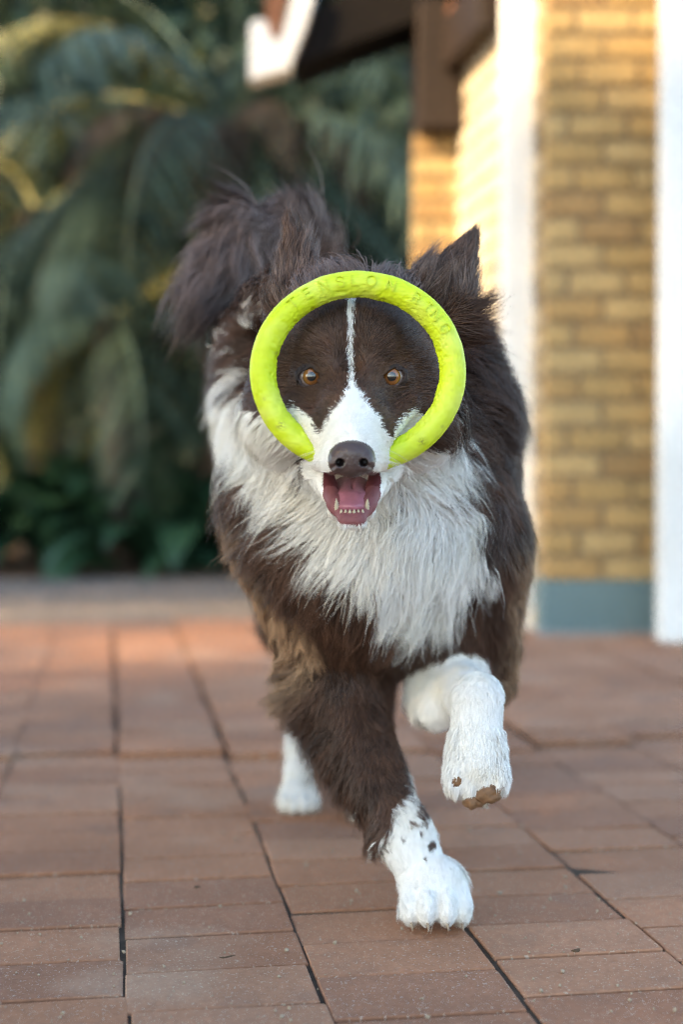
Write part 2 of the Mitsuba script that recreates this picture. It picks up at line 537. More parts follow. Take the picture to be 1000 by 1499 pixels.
def quadstrip(P_, W_):
    """Leaf blades: P_ (n, s, 3) along each blade, W_ (n, s, 3) half width vectors."""
    n, s = P_.shape[:2]
    v = np.stack([P_ - W_, P_ + W_], 2).reshape(-1, 3)
    j = np.arange(s - 1) * 2
    f0 = np.concatenate([np.stack([j, j + 1, j + 3], 1), np.stack([j, j + 3, j + 2], 1)])
    f = (f0[None] + (np.arange(n) * 2 * s)[:, None, None]).reshape(-1, 3)
    return v, f


def frond(o, az, el, length, droop, mat, parent, leaf=.30, nleaf=54, wl=.0085):
    """A feather palm frond: a bending rachis with two rows of hanging leaflets; returns one mesh."""
    t = np.linspace(0, 1, 22)
    ang = el - droop * t ** 1.4
    step = length / 21
    hx = np.concatenate([[0], np.cumsum(np.cos(ang[:-1]) * step)])
    hz = np.concatenate([[0], np.cumsum(np.sin(ang[:-1]) * step)])
    h = np.array([math.cos(az), math.sin(az), 0])
    line = o + hx[:, None] * h + hz[:, None] * np.array([0, 0, 1.0])
    ms = [tube(line, np.linspace(.016, .003, 22), 5)]
    side = np.cross(h, [0, 0, 1.0])
    s = np.linspace(.10, .99, nleaf)
    base = np.stack([np.interp(s, t, line[:, k]) for k in range(3)], 1)
    tg = np.stack([np.interp(s, t, np.gradient(line[:, k])) for k in range(3)], 1); tg /= np.linalg.norm(tg, axis=1, keepdims=True)
    L = leaf * (np.sin(np.pi * np.clip(s * .85 + .12, 0, 1)) ** .6)
    for sg in (-1, 1):
        d = tg * .62 + side * sg * .8 + np.array([0, 0, -.12]) + R.normal(0, .13, (nleaf, 3))
        d /= np.linalg.norm(d, axis=1, keepdims=True)
        k = np.linspace(0, 1, 5)[None, :, None]
        P_ = base[:, None] + L[:, None, None] * (d[:, None] * k + np.array([0, 0, -.42]) * k ** 2)
        w = np.cross(d, [0, 0, 1.0]); w /= np.linalg.norm(w, axis=1, keepdims=True) + 1e-9
        W_ = w[:, None] * (wl * np.array([.5, 1, .9, .6, .05]))[None, :, None]
        v, f = quadstrip(P_, W_)
        ms.append(trimesh.Trimesh(v, f, process=False))
    return obj('frond', cat(ms), mat, parent)


def palm(label, c, height, n, L, seed, dry=0, mats=('frond_mat',), els=(1.1, -.5), leaf=.3, trunk=.10, azs=None, cat_='palm'):
    global R
    R = np.random.default_rng(seed)
    key = numbered('palm')
    COUNT.pop(f'{key}__frond', None)
    tag(key, label, cat_, 'palms in the garden behind the paving')
    zz = np.linspace(0, 1, 18)
    tr = tube(np.column_stack([c[0] + .03 * np.sin(zz * 5), c[1] + 0 * zz, zz * height]), trunk * (1.15 - .2 * zz + .06 * np.sin(zz * 60)), 12)
    obj('trunk', tr, 'bark_mat', key, 60)
    for k in range(n):
        az = (azs[k % len(azs)] + R.normal(0, .12)) if azs is not None else 2 * np.pi * (k * .382) + R.normal(0, .15)
        el = els[0] + (els[1] - els[0]) * (k / max(n - 1, 1)) + R.normal(0, .08)
        frond(np.array([c[0], c[1], height]), az, el, L * (.8 + .35 * R.random()), 1.5 + .5 * R.random(), mats[k % len(mats)], key, leaf * (.85 + .3 * R.random()))
    for k in range(dry):
        frond(np.array([c[0], c[1], height - .05]), -1.57 + (k - dry / 2 + .5) * .42, .45 - .1 * (k % 3), L * .62, 1.9, 'dry_mat', key, leaf * .6)
    return key


def crown_leaves(c, r, n, size, seed, lump=.35):
    """Leaf blades spread through a lumpy crown."""
    g = np.random.default_rng(seed)
    d = g.standard_normal((n, 3)); d /= np.linalg.norm(d, axis=1, keepdims=True)
    lum = 1 - lump + 2 * lump * meshkit.fbm(d * 2.3 + seed, 3, seed)
    p = np.asarray(c) + d * np.asarray(r) * (lum * (.55 + .45 * g.random(n) ** .4))[:, None]
    L = size * (.6 + .8 * g.random(n))
    t = g.standard_normal((n, 3)) * .7 + d * .5 + np.array([0, 0, -.5]); t /= np.linalg.norm(t, axis=1, keepdims=True)
    w = np.cross(t, g.standard_normal((n, 3))); w /= np.linalg.norm(w, axis=1, keepdims=True)
    k = np.array([0, .45, 1.0])[None, :, None]
    P_ = p[:, None] + t[:, None] * L[:, None, None] * k + np.array([0, 0, -1.0]) * (L * .25)[:, None, None] * k ** 2
    W_ = w[:, None] * (L * .24)[:, None, None] * np.array([.25, 1, .05])[None, :, None]
    v, f = quadstrip(P_, W_)
    return trimesh.Trimesh(v, f, process=False)


def core(c, r, seed, k=.62):
    m = trimesh.creation.icosphere(3, 1.0)
    v = np.asarray(m.vertices)
    m.vertices = v * (np.asarray(r) * k) * (.7 + .6 * meshkit.fbm(v * 2.1 + seed, 3, seed))[:, None] + np.asarray(c)
    return m


def tree(name, label, catg, x, y, h, r, n, size, mat, seed, trunk_r=.09, group=None, cz=None):
    key = numbered(name)
    tag(key, label, catg, group)
    cz = h - r[2] if cz is None else cz
    zz = np.linspace(0, 1, 10)
    ms = [tube(np.column_stack([x + .08 * np.sin(zz * 3 + seed), y + 0 * zz, zz * cz]), trunk_r * (1.2 - .6 * zz), 9)]
    g = np.random.default_rng(seed)
    for _ in range(6):
        az, u = g.random() * 6.28, .45 + .4 * g.random()
        b = np.array([x, y, cz * u]); e = np.array([x, y, cz]) + np.array([math.cos(az), math.sin(az), .5]) * np.asarray(r) * .7
        tt = np.linspace(0, 1, 7)[:, None]
        ms.append(tube(b + (e - b) * tt + np.array([0, 0, .2]) * tt * (1 - tt), trunk_r * np.linspace(.5, .12, 7), 6))
    obj('trunk', cat(ms), 'bark_mat', key)
    scene[key + '__crown'] = ply(crown_leaves((x, y, cz), r, n, size, seed), mat)
    return key


# backdrop of trees and tall shrubs, each its own crown, dark gaps between
G = 'dense trees closing off the garden'
TL = 'dense dark green tree in the shade behind the palms'
for k, (px, Y, h, rx, rz, mat) in enumerate(((-60, 10.5, 5.0, 1.5, 2.2, 'deep_mat'), (190, 11.0, 5.4, 1.5, 2.4, 'olive_mat'), (420, 10.8, 5.2, 1.4, 2.4, 'deep_mat'), (640, 11.2, 5.4, 1.4, 2.5, 'deep_mat'), (860, 11.5, 5.2, 1.6, 2.4, 'deep_mat'), (60, 13.5, 6.2, 2.2, 3.0, 'deep_mat'), (520, 13.5, 6.4, 2.2, 3.2, 'deep_mat'), (900, 14, 6.4, 2.4, 3.2, 'deep_mat'))):
    x = at(px, 690, Y)[0]
    lab = ('dense dark green tree behind the palms at the left edge', 'olive green tree behind the palms at the upper left', 'dense dark green tree behind the middle palm', 'dark green tree behind the brick pier and eaves',
           'dark green tree hidden behind the front brick wall', 'tallest dark tree of the far row at the upper left', 'far dark tree between the gutter and the pier', 'far dark tree behind the veranda post')[k]
    kk = tree('tree', lab, 'tree', x, Y, h, (rx, 1.0, rz), 6500, .17, mat, 30 + k, group=G)
    scene[kk + '__crown_filler'] = ply(core((x, Y + .2, h - rz), (rx * 1.1, .8, rz * 1.1), k), 'dark_core_mat')  # dark blob added inside the crown so gaps between leaves look shaded
# a clipped hedge across the back, under the trees
hk = 'hedge'
tag(hk, 'tall dark hedge running across the back of the garden', 'hedge')
scene[hk + '__leaves'] = ply(cat([crown_leaves((x, 9.4 + .2 * math.sin(x * 3), .85), (.62, .45, 1.0), 2300, .13, 60 + i, .2) for i, x in enumerate(np.arange(-3.6, 3.7, .8))]), 'deep_mat')
tag(hk + '__leaves', kind='stuff')
obj('hedge_filler', cat([core((x, 9.55, .8), (.8, .5, 1.15), 5 + i, .75) for i, x in enumerate(np.arange(-4, 4.1, .8))]), 'dark_core_mat', hk)  # dark blobs inside the hedge stand in for shade between the leaves

# palms
c = at(335, 690, 7.2)
palm('broad palm in the middle of the garden with long drooping blue green fronds', (c[0], c[1]), 2.05, 30, 1.75, 3, 5, ('frond_mat', 'frond_pale_mat', 'frond_mat', 'frond_pale_mat', 'frond_yellow_mat'), (1.15, -.75), .36, .13)
c = at(60, 690, 7.6)
palm('palm at the left edge with yellowing hanging fronds', (c[0], c[1]), 1.75, 22, 1.45, 5, 0, ('frond_mat', 'frond_yellow_mat', 'frond_mat', 'frond_pale_mat'), (1.0, -.8), .32, .10)
c = at(545, 690, 8.2)
palm('palm behind the tail and beside the brick pier', (c[0], c[1]), 1.9, 22, 1.5, 6, 0, ('frond_pale_mat', 'frond_mat'), (1.1, -.7), .32, .10)
c = at(170, 690, 6.9)
palm('young palm with pale yellow tipped fronds bending low over the bed', (c[0], c[1]), 1.15, 12, 1.1, 8, 0, ('frond_yellow_mat', 'frond_pale_mat', 'frond_mat'), (.9, -.5), .30, .07)


def broad_plant(label, px, Y, n, L, seed, mat='broad_mat'):
    g = np.random.default_rng(seed)
    key = numbered('broad_leaf_plant')
    tag(key, label, 'plant', 'broad-leaved plants along the edge of the bed')
    c = at(px, 690, Y); c[2] = .02
    COUNT.pop(f'{key}__leaf', None)
    for k in range(n):
        az = k * 2.4 + g.normal(0, .3); el = .5 + .9 * g.random()
        h = np.array([math.cos(az), math.sin(az), 0]); s = np.cross(h, [0, 0, 1.0])
        tt = np.linspace(0, 1, 9)
        l = L * (.7 + .5 * g.random())
        ang = el - 1.7 * tt ** 1.5
        P_ = c + np.cumsum(np.cos(ang) * l / 9)[:, None] * h + np.cumsum(np.sin(ang) * l / 9)[:, None] * np.array([0, 0, 1.0])
        W_ = s * (.075 * L / .6 * np.array([.25, .35, .6, .9, 1, .95, .75, .4, .03]))[:, None]
        v, f = quadstrip(P_[None], W_[None])
        scene[fresh(f'{key}__leaf')] = ply((v, f), mat, True)


for k, (px, Y, L) in enumerate(((-20, 6.9, .75), (70, 6.75, .62), (150, 6.95, .85), (225, 6.7, .6), (285, 6.9, .8), (345, 6.75, .6), (30, 7.4, 1.0), (190, 7.5, 1.05), (310, 7.4, 1.0), (420, 7.2, .8), (560, 7.2, .9))):
    nth = ('leftmost', 'second from the left', 'third from the left', 'fourth from the left', 'fifth from the left', 'sixth from the left')[k if k < 6 else k - 6]
    broad_plant(f'dark green broad-leaved plant, {nth} of the ' + ('front row along the paved path' if k < 6 else 'taller row under the palms'), px, Y, 16, L, 90 + k)

# ------------------------------------------------------------------ trees added out of view along the sun direction to cast shade
for k, (hit, dist, r, n, seed, lab) in enumerate((
        ((.05, 1.55, .3), 5.6, (1.75, 1.6, 1.2), 7500, 70, 'broad unseen tree added to shade the dog and near paving'),
        ((-.8, 6.4, 1.0), 6.2, (1.75, 1.7, 1.4), 2300, 71, 'unseen tree added to shade the path and palms'),
        ((1.05, 4.0, .55), 5.0, (.85, .8, .95), 1500, 72, 'small unseen tree added to dapple the brick wall'),
        ((-.75, 3.8, .0), 4.6, (.95, .75, .8), 380, 73, 'thin unseen tree added to soften the sun on the paving'))):
    c = np.asarray(hit) + SUN * dist
    tree('added_shade_tree', lab, 'tree', c[0], c[1], c[2] + r[2], r, n, .16, 'olive_mat', seed, .14)
# ------------------------------------------------------------------ the dog
scene['fur_mat'] = two(prin(VC, 0.45, 0.28))
scene['skin_mat'] = two(prin(VC, 0.62, 0.3))
scene['wet_mat'] = two(prin(VC, 0.3, 0.5))
scene['nose_mat'] = two(prin(VC, 0.34, 0.5))
scene['eye_mat'] = two(prin(VC, 0.04, 0.7, clearcoat=1.0, clearcoat_gloss=1.0))
scene['tooth_mat'] = prin(rgb(0.50, 0.44, 0.33), 0.25, 0.5)
scene['claw_mat'] = prin(rgb(0.26, 0.19, 0.13), 0.35, 0.5)

EYE_Y = 1.385
O = at(515, 550, EYE_Y)


def hl(x, y, z):
    return O + np.array([x, y, z])


def face_sdf(p):
    d = ell(p, hl(0, .092, .028), (.078, .095, .072))
    for s in (-1, 1):
        d = smin(d, ell(p, hl(s * .055, .085, -.028), (.046, .062, .052)), .03)
        d = smin(d, cone(p, hl(s * .030, .022, .034), hl(s * .052, .045, .020), .017, .016), .02)      # brow
        d = smin(d, cone(p, hl(s * .034, .018, -.030), hl(s * .060, .05, -.036), .016, .02), .022)     # cheekbone
        d = smin(d, cone(p, hl(s * .011, -.044, -.078), hl(s * .025, -.008, -.074), .0160, .0125), .012)     # flews
        d = smin(d, cone(p, hl(s * .027, -.004, -.072), hl(s * .055, .045, -.045), .010, .013), .014)     # lip line pulled up over the ring
        d = smin(d, cone(p, hl(s * .0545, .010, -.026), hl(s * .027, -.022, -.055), .0070, .0105), .010)     # lip pushed up by the ring
    d = smin(d, cone(p, hl(0, .035, .004), hl(0, -.020, -.038), .033, .0245), .022)                     # bridge
    d = smin(d, cone(p, hl(0, -.020, -.040), hl(0, -.050, -.064), .0245, .0190), .018)
    d = smin(d, ell(p, hl(0, -.054, -.080), (.021, .018, .014)), .01)
    # forehead furrow
    d = smax(d, -cone(p, hl(0, -.008, .052), hl(0, .0, .0), .008, .006), .016)
    return d


def jaw_sdf(p):
    d = ell(p, hl(0, .018, -.125), (.021, .045, .011))
    for s in (-1, 1):
        d = smin(d, cone(p, hl(s * .035, .06, -.080), hl(s * .0148, -.014, -.117), .0145, .0064), .01)
        d = smin(d, cone(p, hl(s * .0148, -.014, -.117), hl(s * .005, -.031, -.1320), .0064, .0056), .008)
    d = smin(d, cone(p, hl(-.006, -.031, -.1320), hl(.006, -.031, -.1320), .0056, .0056), .006)
    return d


def mouth_sdf(p):
    return cone(p, hl(0, -.062, -.108), hl(0, .045, -.090), .0215, .020, (.92, 1, 1.12))


def surf_y(f, x, z):
    ys = np.linspace(-.08, .12, 2001)
    p = np.stack([ys * 0 + O[0] + x, O[1] + ys, ys * 0 + O[2] + z], 1).astype(np.float32)
    d = f(p)
    return ys[np.argmax(d < 0)]


EYES = []
for s in (-1, 1):
    ex, ez = s * .0375, .0
    EYES.append(hl(ex, surf_y(face_sdf, ex, ez) + .0095, ez))
EYE_R = .0128


def head_sdf(p):
    d = face_sdf(p)
    for s, e in zip((-1, 1), EYES):
        # lids: a ring of skin round each eye, then the almond opening
        d = smin(d, ell(p, e + np.array([0, -.0005, 0]), (.0172, .0140, .0142)), .006)
        qe = p - (e + np.array([0, -.012, -.0020])).astype(np.float32)
        qe = np.stack([qe[..., 0], qe[..., 1], qe[..., 2] - s * .16 * qe[..., 0]], -1)
        op = ell(qe, (0, 0, 0), (.0114, .014, .0062))
        d = smax(d, -op, .0012)
        d = np.maximum(d, -(np.sqrt(((p - e.astype(np.float32)) ** 2).sum(-1)) - EYE_R * 1.01))
    d = smax(d, -mouth_sdf(p), .004)
    d = smin(d, jaw_sdf(p), .004)
    # ears
    d = smin(d, cone(p, at(438, 450, 1.50), at(424, 326, 1.53), .026, .003, (1, 1.7, 1)), .02)
    d = smin(d, cone(p, at(636, 450, 1.50), at(697, 338, 1.52), .037, .003, (1, 1.9, 1)), .02)
    d = smax(d, -cone(p, at(641, 452, 1.475), at(690, 352, 1.500), .024, .001, (1, 1.5, 1)), .006)
    # neck stub
    d = smin(d, cone(p, at(520, 520, 1.50), at(530, 620, 1.60), .068, .085), .03)
    return d


def P(px, py, Y):
    return at(px, py, Y)


HF = P(437, 1176, 2.03); HF[2] = .022
HF2 = P(540, 1180, 1.98); HF2[2] = .022
PAW = P(637, 1310, 1.515); PAW[2] = .030
RP = P(697, 1112, 1.475)
TAIL = [P(440, 560, 1.98), P(458, 440, 1.96), P(450, 375, 1.94), P(425, 332, 1.92), P(388, 360, 1.90), P(350, 335, 1.87), P(332, 380, 1.85), P(310, 420, 1.83)]


def body_sdf(p):
    d = ell(p, P(542, 765, 1.69), (.116, .17, .158))
    d = smin(d, cone(p, P(545, 740, 1.72), P(470, 640, 2.12), .132, .105), .06)
    d = smin(d, cone(p, P(520, 530, 1.53), P(535, 690, 1.64), .070, .125), .05)            # neck
    d = smin(d, cone(p, P(400, 630, 1.68), P(425, 740, 1.66), .046, .060), .05)            # shoulder, image left
    d = smin(d, cone(p, P(672, 640, 1.66), P(668, 760, 1.66), .042, .055), .05)
    d = smin(d, cone(p, P(395, 520, 1.80), P(395, 600, 1.74), .054, .048), .05)
    d = smin(d, cone(p, P(662, 520, 1.66), P(676, 600, 1.68), .036, .044), .05)
    d = smin(d, cone(p, P(420, 450, 1.70), P(410, 520, 1.74), .045, .055), .04)
    # planted front leg
    d = smin(d, cone(p, P(460, 810, 1.64), P(486, 985, 1.67), .066, .041), .04)
    d = smin(d, cone(p, P(486, 985, 1.67), P(592, 1222, 1.545), .040, .0240), .03)
    d = smin(d, cone(p, P(592, 1222, 1.545), P(628, 1296, 1.525), .0275, .026), .02)
    # lifted front leg
    d = smin(d, cone(p, P(668, 800, 1.64), P(668, 975, 1.69), .068, .045), .04)
    d = smin(d, cone(p, P(690, 820, 1.67), P(714, 985, 1.71), .046, .026), .03)
    d = smin(d, cone(p, P(660, 1000, 1.69), P(698, 1026, 1.49), .034, .0215), .03)
    d = smin(d, cone(p, P(640, 1015, 1.66), P(640, 1040, 1.60), .026, .022), .02)
    d = smin(d, cone(p, P(698, 1030, 1.49), P(698, 1050, 1.489), .0215, .0130), .008)
    # hind legs
    for hf, hx in ((HF, 450), (HF2, 535)):
        hock = hf + np.array([.01, .10, .115])
        d = smin(d, cone(p, P(hx, 760, 2.12), hock + np.array([0, -.09, .12]), .085, .05), .04)
        d = smin(d, cone(p, hock + np.array([0, -.09, .12]), hock, .045, .024), .02)
        d = smin(d, cone(p, hock, hf + np.array([0, .01, .01]), .022, .021), .015)
    for a, b, i in zip(TAIL[:-1], TAIL[1:], range(9)):
        d = smin(d, cone(p, a, b, .042 - .003 * i, .039 - .003 * i), .012)
    return d


TOES = []   # (centre, radii) of every toe, with the way it points
for k, (tx, ty, tz) in enumerate(((-.0250, -.012, -.008), (-.0097, -.026, -.004), (.0097, -.026, -.004), (.0255, -.013, -.008))):
    TOES.append((PAW + np.array([tx, ty + .004, tz]), (.0112, .0245, .0200)))


def paws_sdf(p):
    d = ell(p, PAW + np.array([0, .008, .006]), (.033, .034, .027))
    for c, r in TOES:
        d = smin(d, ell(p, c, r), .006)
    # lifted paw, hanging with its toes down
    d2 = ell(p, RP, (.0245, .021, .029))
    for k, tx in enumerate((-.0205, -.0075, .0075, .0205)):
        d2 = smin(d2, ell(p, RP + np.array([tx, -.006, -.018 - .007 * (k in (1, 2))]), (.0092, .0145, .0180)), .004)
    d2 = smin(d2, cone(p, P(698, 1022, 1.489), RP, .0262, .0215), .022)
    d = np.minimum(d, d2)
    d = smin(d, cone(p, P(618, 1276, 1.53), PAW + np.array([0, .004, .012]), .0262, .026), .012)
    for hf in (HF, HF2):
        h = ell(p, hf + np.array([0, .004, .003]), (.024, .034, .021))
        for k, tx in enumerate((-.018, -.0065, .0065, .018)):
            h = smin(h, ell(p, hf + np.array([tx, -.022 - .006 * (k in (1, 2)), -.005]), (.0085, .016, .0135)), .003)
        d = np.minimum(d, h)
    return d


def meshed(f, lo, hi, h, it=4):
    G = grid(lo, hi, h)
    m = iso(f(G), np.asarray(lo, np.float32), h)
    trimesh.smoothing.filter_taubin(m, iterations=it)
    return m


m_body = meshed(body_sdf, (-.30, 1.40, .005), (.26, 2.46, .94), .0088)
m_head = meshed(head_sdf, O + np.array([-.125, -.085, -.155]), O + np.array([.165, .27, .175]), .0031, 3)
m_paws = []
for lo, hi in ((PAW + [-.06, -.06, -.035], PAW + [.06, .07, .09]), (RP + [-.06, -.05, -.06], RP + [.06, .06, .11]), (HF + [-.04, -.06, -.03], HF + [.04, .06, .04]), (HF2 + [-.04, -.06, -.03], HF2 + [.04, .06, .04])):
    m_paws.append(meshed(paws_sdf, lo, hi, .0028, 3))
dog_m = to_manifold(m_body) + to_manifold(m_head)
for m in m_paws:
    dog_m = dog_m + to_manifold(m)
dog = from_manifold(dog_m)
DV, DF = np.asarray(dog.vertices), np.asarray(dog.faces)


# ---- the coat's colours, laid out as patches in dog space (x across, z up)
def patch(pts, Y):
    return shapely.Polygon([tuple(at(x, y, Y)[[0, 2]]) for x, y in pts]).buffer(0)


def sd(poly, xz):
    """Signed distance in the xz plane, positive inside."""
    pts = shapely.points(xz)
    d = shapely.distance(poly.boundary, pts)
    return np.where(shapely.contains(poly, pts), d, -d)


W_FACE = patch([(508, 432), (518, 432), (519, 500), (518, 545), (523, 572), (535, 590), (552, 612), (566, 638), (577, 640), (584, 616), (604, 596), (622, 604), (608, 640), (596, 662),
                (590, 720), (560, 800), (470, 800), (440, 720), (446, 655), (430, 628), (417, 602), (428, 592), (452, 606), (468, 634), (474, 630), (484, 608), (500, 588), (508, 572), (511, 545), (509, 500)], 1.345)
W_BIB = patch([(285, 570), (335, 556), (375, 580), (400, 620), (440, 640), (560, 640), (600, 630), (640, 618), (668, 630), (668, 668), (650, 700), (632, 728), (672, 728), (700, 742), (708, 785), (696, 830), (674, 868),
               (648, 890), (626, 904), (606, 920), (586, 895), (556, 852), (515, 812), (472, 776), (432, 738), (398, 706), (355, 676), (322, 648), (290, 615)], 1.58)
W_PAW = patch([(600, 1145), (612, 1190), (640, 1222), (740, 1290), (740, 1420), (520, 1420), (535, 1262), (555, 1246), (572, 1218)], 1.53)
W_PAW2 = patch([(606, 988), (650, 984), (700, 962), (732, 985), (745, 1080), (770, 1200), (630, 1200), (642, 1100), (612, 1062)], 1.52)
TAN_LIT_L = patch([(290, 735), (350, 745), (430, 860), (470, 960), (440, 1060), (400, 1080), (330, 960)], 1.60)  # tan shoulder hair, lightened further to stand in for rim light
TAN_LIT_R = patch([(738, 790), (800, 780), (790, 1080), (720, 1060), (735, 960)], 1.62)
SPOTS = [(at(602, 1204, 1.525), .0040), (at(632, 1237, 1.52), .0042), (at(616, 1218, 1.52), .0020), (at(590, 1222, 1.53), .0024), (at(622, 1252, 1.52), .0016)]
DARK, BROWN, WHITE, TAN_LIT = np.array([.034, .017, .0115]), np.array([.098, .050, .032]), np.array([.88, .87, .85]), np.array([.44, .285, .175])


def coat(p, rnd, r2):
    """Base colour of hair rooted at p; rnd, r2: random numbers, one per hair."""
    xz = p[:, [0, 2]]
    wob = (meshkit.fbm(p * 55, 3, 3) - .5)
    head = (((p - hl(0, .06, -.02)) / np.array([.10, .135, .135])) ** 2).sum(1) < 1
    head |= (p[:, 1] < O[1] + .045) & (p[:, 2] > O[2] - .16) & (np.abs(p[:, 0] - O[0]) < .085)
    ear = p[:, 2] > at(0, 455, 1.5)[2]
    head = head & ~ear
    ck = head & (p[:, 1] > O[1] + .02) & (np.abs(p[:, 0] - O[0]) > .048) & (p[:, 2] < np.where(p[:, 0] < O[0], at(0, 598, 1.42)[2], at(0, 645, 1.42)[2]) + wob * .02)
    w = np.full(len(p), -1.0)
    if head.any():
        w[head] = np.clip((sd(W_FACE, xz[head]) + wob[head] * .004) / .0030 + (rnd[head] - .5) * 2.2, -1, 1)
    b = ~head & (p[:, 1] < 1.86)
    if b.any():
        q = np.maximum.reduce([sd(W_BIB, xz[b]) * .6, sd(W_PAW, xz[b]) * .8, sd(W_PAW2, xz[b]) * 1.6])
        q[ear[b]] = -1
        w[b] = np.clip((q + wob[b] * .012) / .006 + (rnd[b] - .5) * 1.8, -1, 1)
    w[(p[:, 1] < 1.575) & (p[:, 2] < at(0, 955, 1.5)[2]) & (p[:, 0] > at(630, 0, 1.5)[0])] = 1
    w[ck] = np.where(rnd[ck] < .93, 1, -1)
    hind = (p[:, 1] >= 1.86) & (p[:, 2] < .115)
    w[hind] = 1
    wz = (p[:, 0] < at(392, 0, 1.7)[0]) & (p[:, 2] > at(0, 590, 1.7)[2]) & (p[:, 2] < at(0, 450, 1.7)[2]) & (p[:, 1] < 1.95)
    w = np.where(wz & (wob + .5 + (rnd - .5) * .35 > .60), 1, w)
    # spots
    for c, r in SPOTS:
        w[np.linalg.norm((p - c)[:, [0, 2]], axis=1) < r * (1 + wob * 1.2)] = -1
    t = np.clip(np.maximum(sd(TAN_LIT_L, xz), sd(TAN_LIT_R, xz)) / .026 + .35, 0, 1) * (p[:, 1] < 2)
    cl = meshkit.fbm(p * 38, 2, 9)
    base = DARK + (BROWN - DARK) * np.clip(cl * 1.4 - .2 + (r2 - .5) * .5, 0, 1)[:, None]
    base = base + (TAN_LIT - base) * (t * np.clip((r2 - .5) * 2.4 + .68, 0, 1))[:, None]  # tan patches: partly coat colour, partly rim light painted in
    tl = (p[:, 1] > 1.78) & (p[:, 2] > at(0, 470, 1.9)[2])
    base = np.where(tl[:, None], np.array([.13, .088, .076]) * (.6 + .8 * r2)[:, None], base)  # tail hair coloured lighter to imitate sky sheen
    wh = WHITE * (.86 + .14 * r2)[:, None] * (1 - .10 * np.clip(meshkit.fbm(p * 30, 2, 5) * 2 - .8, 0, 1)[:, None] * np.array([.4, .7, 1.6]))
    return np.where((w > 0)[:, None], wh, base), w, head


z0 = np.full(len(DV), .5)
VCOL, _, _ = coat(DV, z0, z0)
# bare skin: mouth, lids, lips, pads
mo = mouth_sdf(DV.astype(np.float32)); fa = face_sdf(DV.astype(np.float32))
inm = (mo < .0045) & (DV[:, 1] > hl(0, -.06, 0)[1]) & (DV[:, 2] < hl(0, 0, -.07)[2])
VCOL[inm] = np.array([.17, .042, .055])
deep = inm & (DV[:, 1] > hl(0, -.008, 0)[1])
VCOL[deep] = np.array([.11, .025, .03])
jw = jaw_sdf(DV.astype(np.float32))
lip = (np.abs(jw) < .004) & (DV[:, 1] < hl(0, .0, 0)[1]) & (mo > -.012)
VCOL[lip & (mo < .020)] = np.array([.19, .066, .072])
uplip = (fa > -.003) & (mo < .0065) & (mo > .0005) & (DV[:, 2] > hl(0, 0, -.1)[2]) & (DV[:, 1] < hl(0, .0, 0)[1])
VCOL[uplip] = np.array([.10, .045, .045])
for e in EYES:
    dd = np.linalg.norm(DV - e, axis=1)
    VCOL[dd < .0165] = np.array([.028, .017, .016])
    low = (dd < .0150) & (DV[:, 2] < e[2] - .004)
    VCOL[low] = np.array([.085, .060, .062])
bare_pts = inm | (lip & (mo < .0125)) | uplip
# pads of the lifted paw
PADS = [(RP + np.array([-.0200, -.0200, -.014]), (.0065, .006, .0095)), (RP + np.array([.010, -.0205, -.0270]), (.0135, .0085, .0110)), (RP + np.array([-.004, -.0170, -.0360]), (.010, .009, .0075)), (RP + np.array([.0215, -.0170, -.0200]), (.0060, .006, .0085))]
scene['dog'] = colored(DV, DF, VCOL, 'skin_mat', smooth=True)
tag('dog', 'running chocolate brown and white long-haired dog with a bright ring in its open mouth', 'dog')

# ---- fur
vn = np.asarray(trimesh.Trimesh(DV, DF, process=False).vertex_normals)
fc = DV[DF].mean(1)
fn = np.cross(DV[DF[:, 1]] - DV[DF[:, 0]], DV[DF[:, 2]] - DV[DF[:, 0]])
fa2 = np.linalg.norm(fn, axis=1); fn = fn / np.maximum(fa2, 1e-12)[:, None]; farea = fa2 / 2
is_head = (((fc - hl(0, .06, -.02)) / np.array([.10, .135, .135])) ** 2).sum(1) < 1
is_head |= (fc[:, 1] < O[1] + .045) & (fc[:, 2] > O[2] - .16) & (np.abs(fc[:, 0] - O[0]) < .085)
is_head &= fc[:, 2] < at(0, 452, 1.5)[2]
is_face = is_head & (fc[:, 1] < hl(0, .10, 0)[1])
is_ear = (fc[:, 2] > at(0, 452, 1.5)[2]) & (fc[:, 1] < 1.70)
tailseg = np.array(TAIL)
tail_tree = cKDTree(np.concatenate([np.linspace(a, b, 24) for a, b in zip(TAIL[:-1], TAIL[1:])]))
TP = tail_tree.data
TT = np.gradient(TP, axis=0); TT /= np.linalg.norm(TT, axis=1, keepdims=True)
td, ti = tail_tree.query(fc)
is_tail = (td < .06) & (fc[:, 2] > at(0, 490, 1.95)[2]) & (fc[:, 1] > 1.76)
is_paw = ((np.linalg.norm(fc - PAW, axis=1) < .075) | (np.linalg.norm(fc - RP, axis=1) < .085) | (np.linalg.norm(fc - HF, axis=1) < .07) | (np.linalg.norm(fc - HF2, axis=1) < .07))
is_low = (fc[:, 2] < .235) & ~is_paw
hair_kind = np.select([is_tail, is_face, is_head, is_ear, is_paw, is_low], [5, 1, 6, 2, 3, 4], 0)
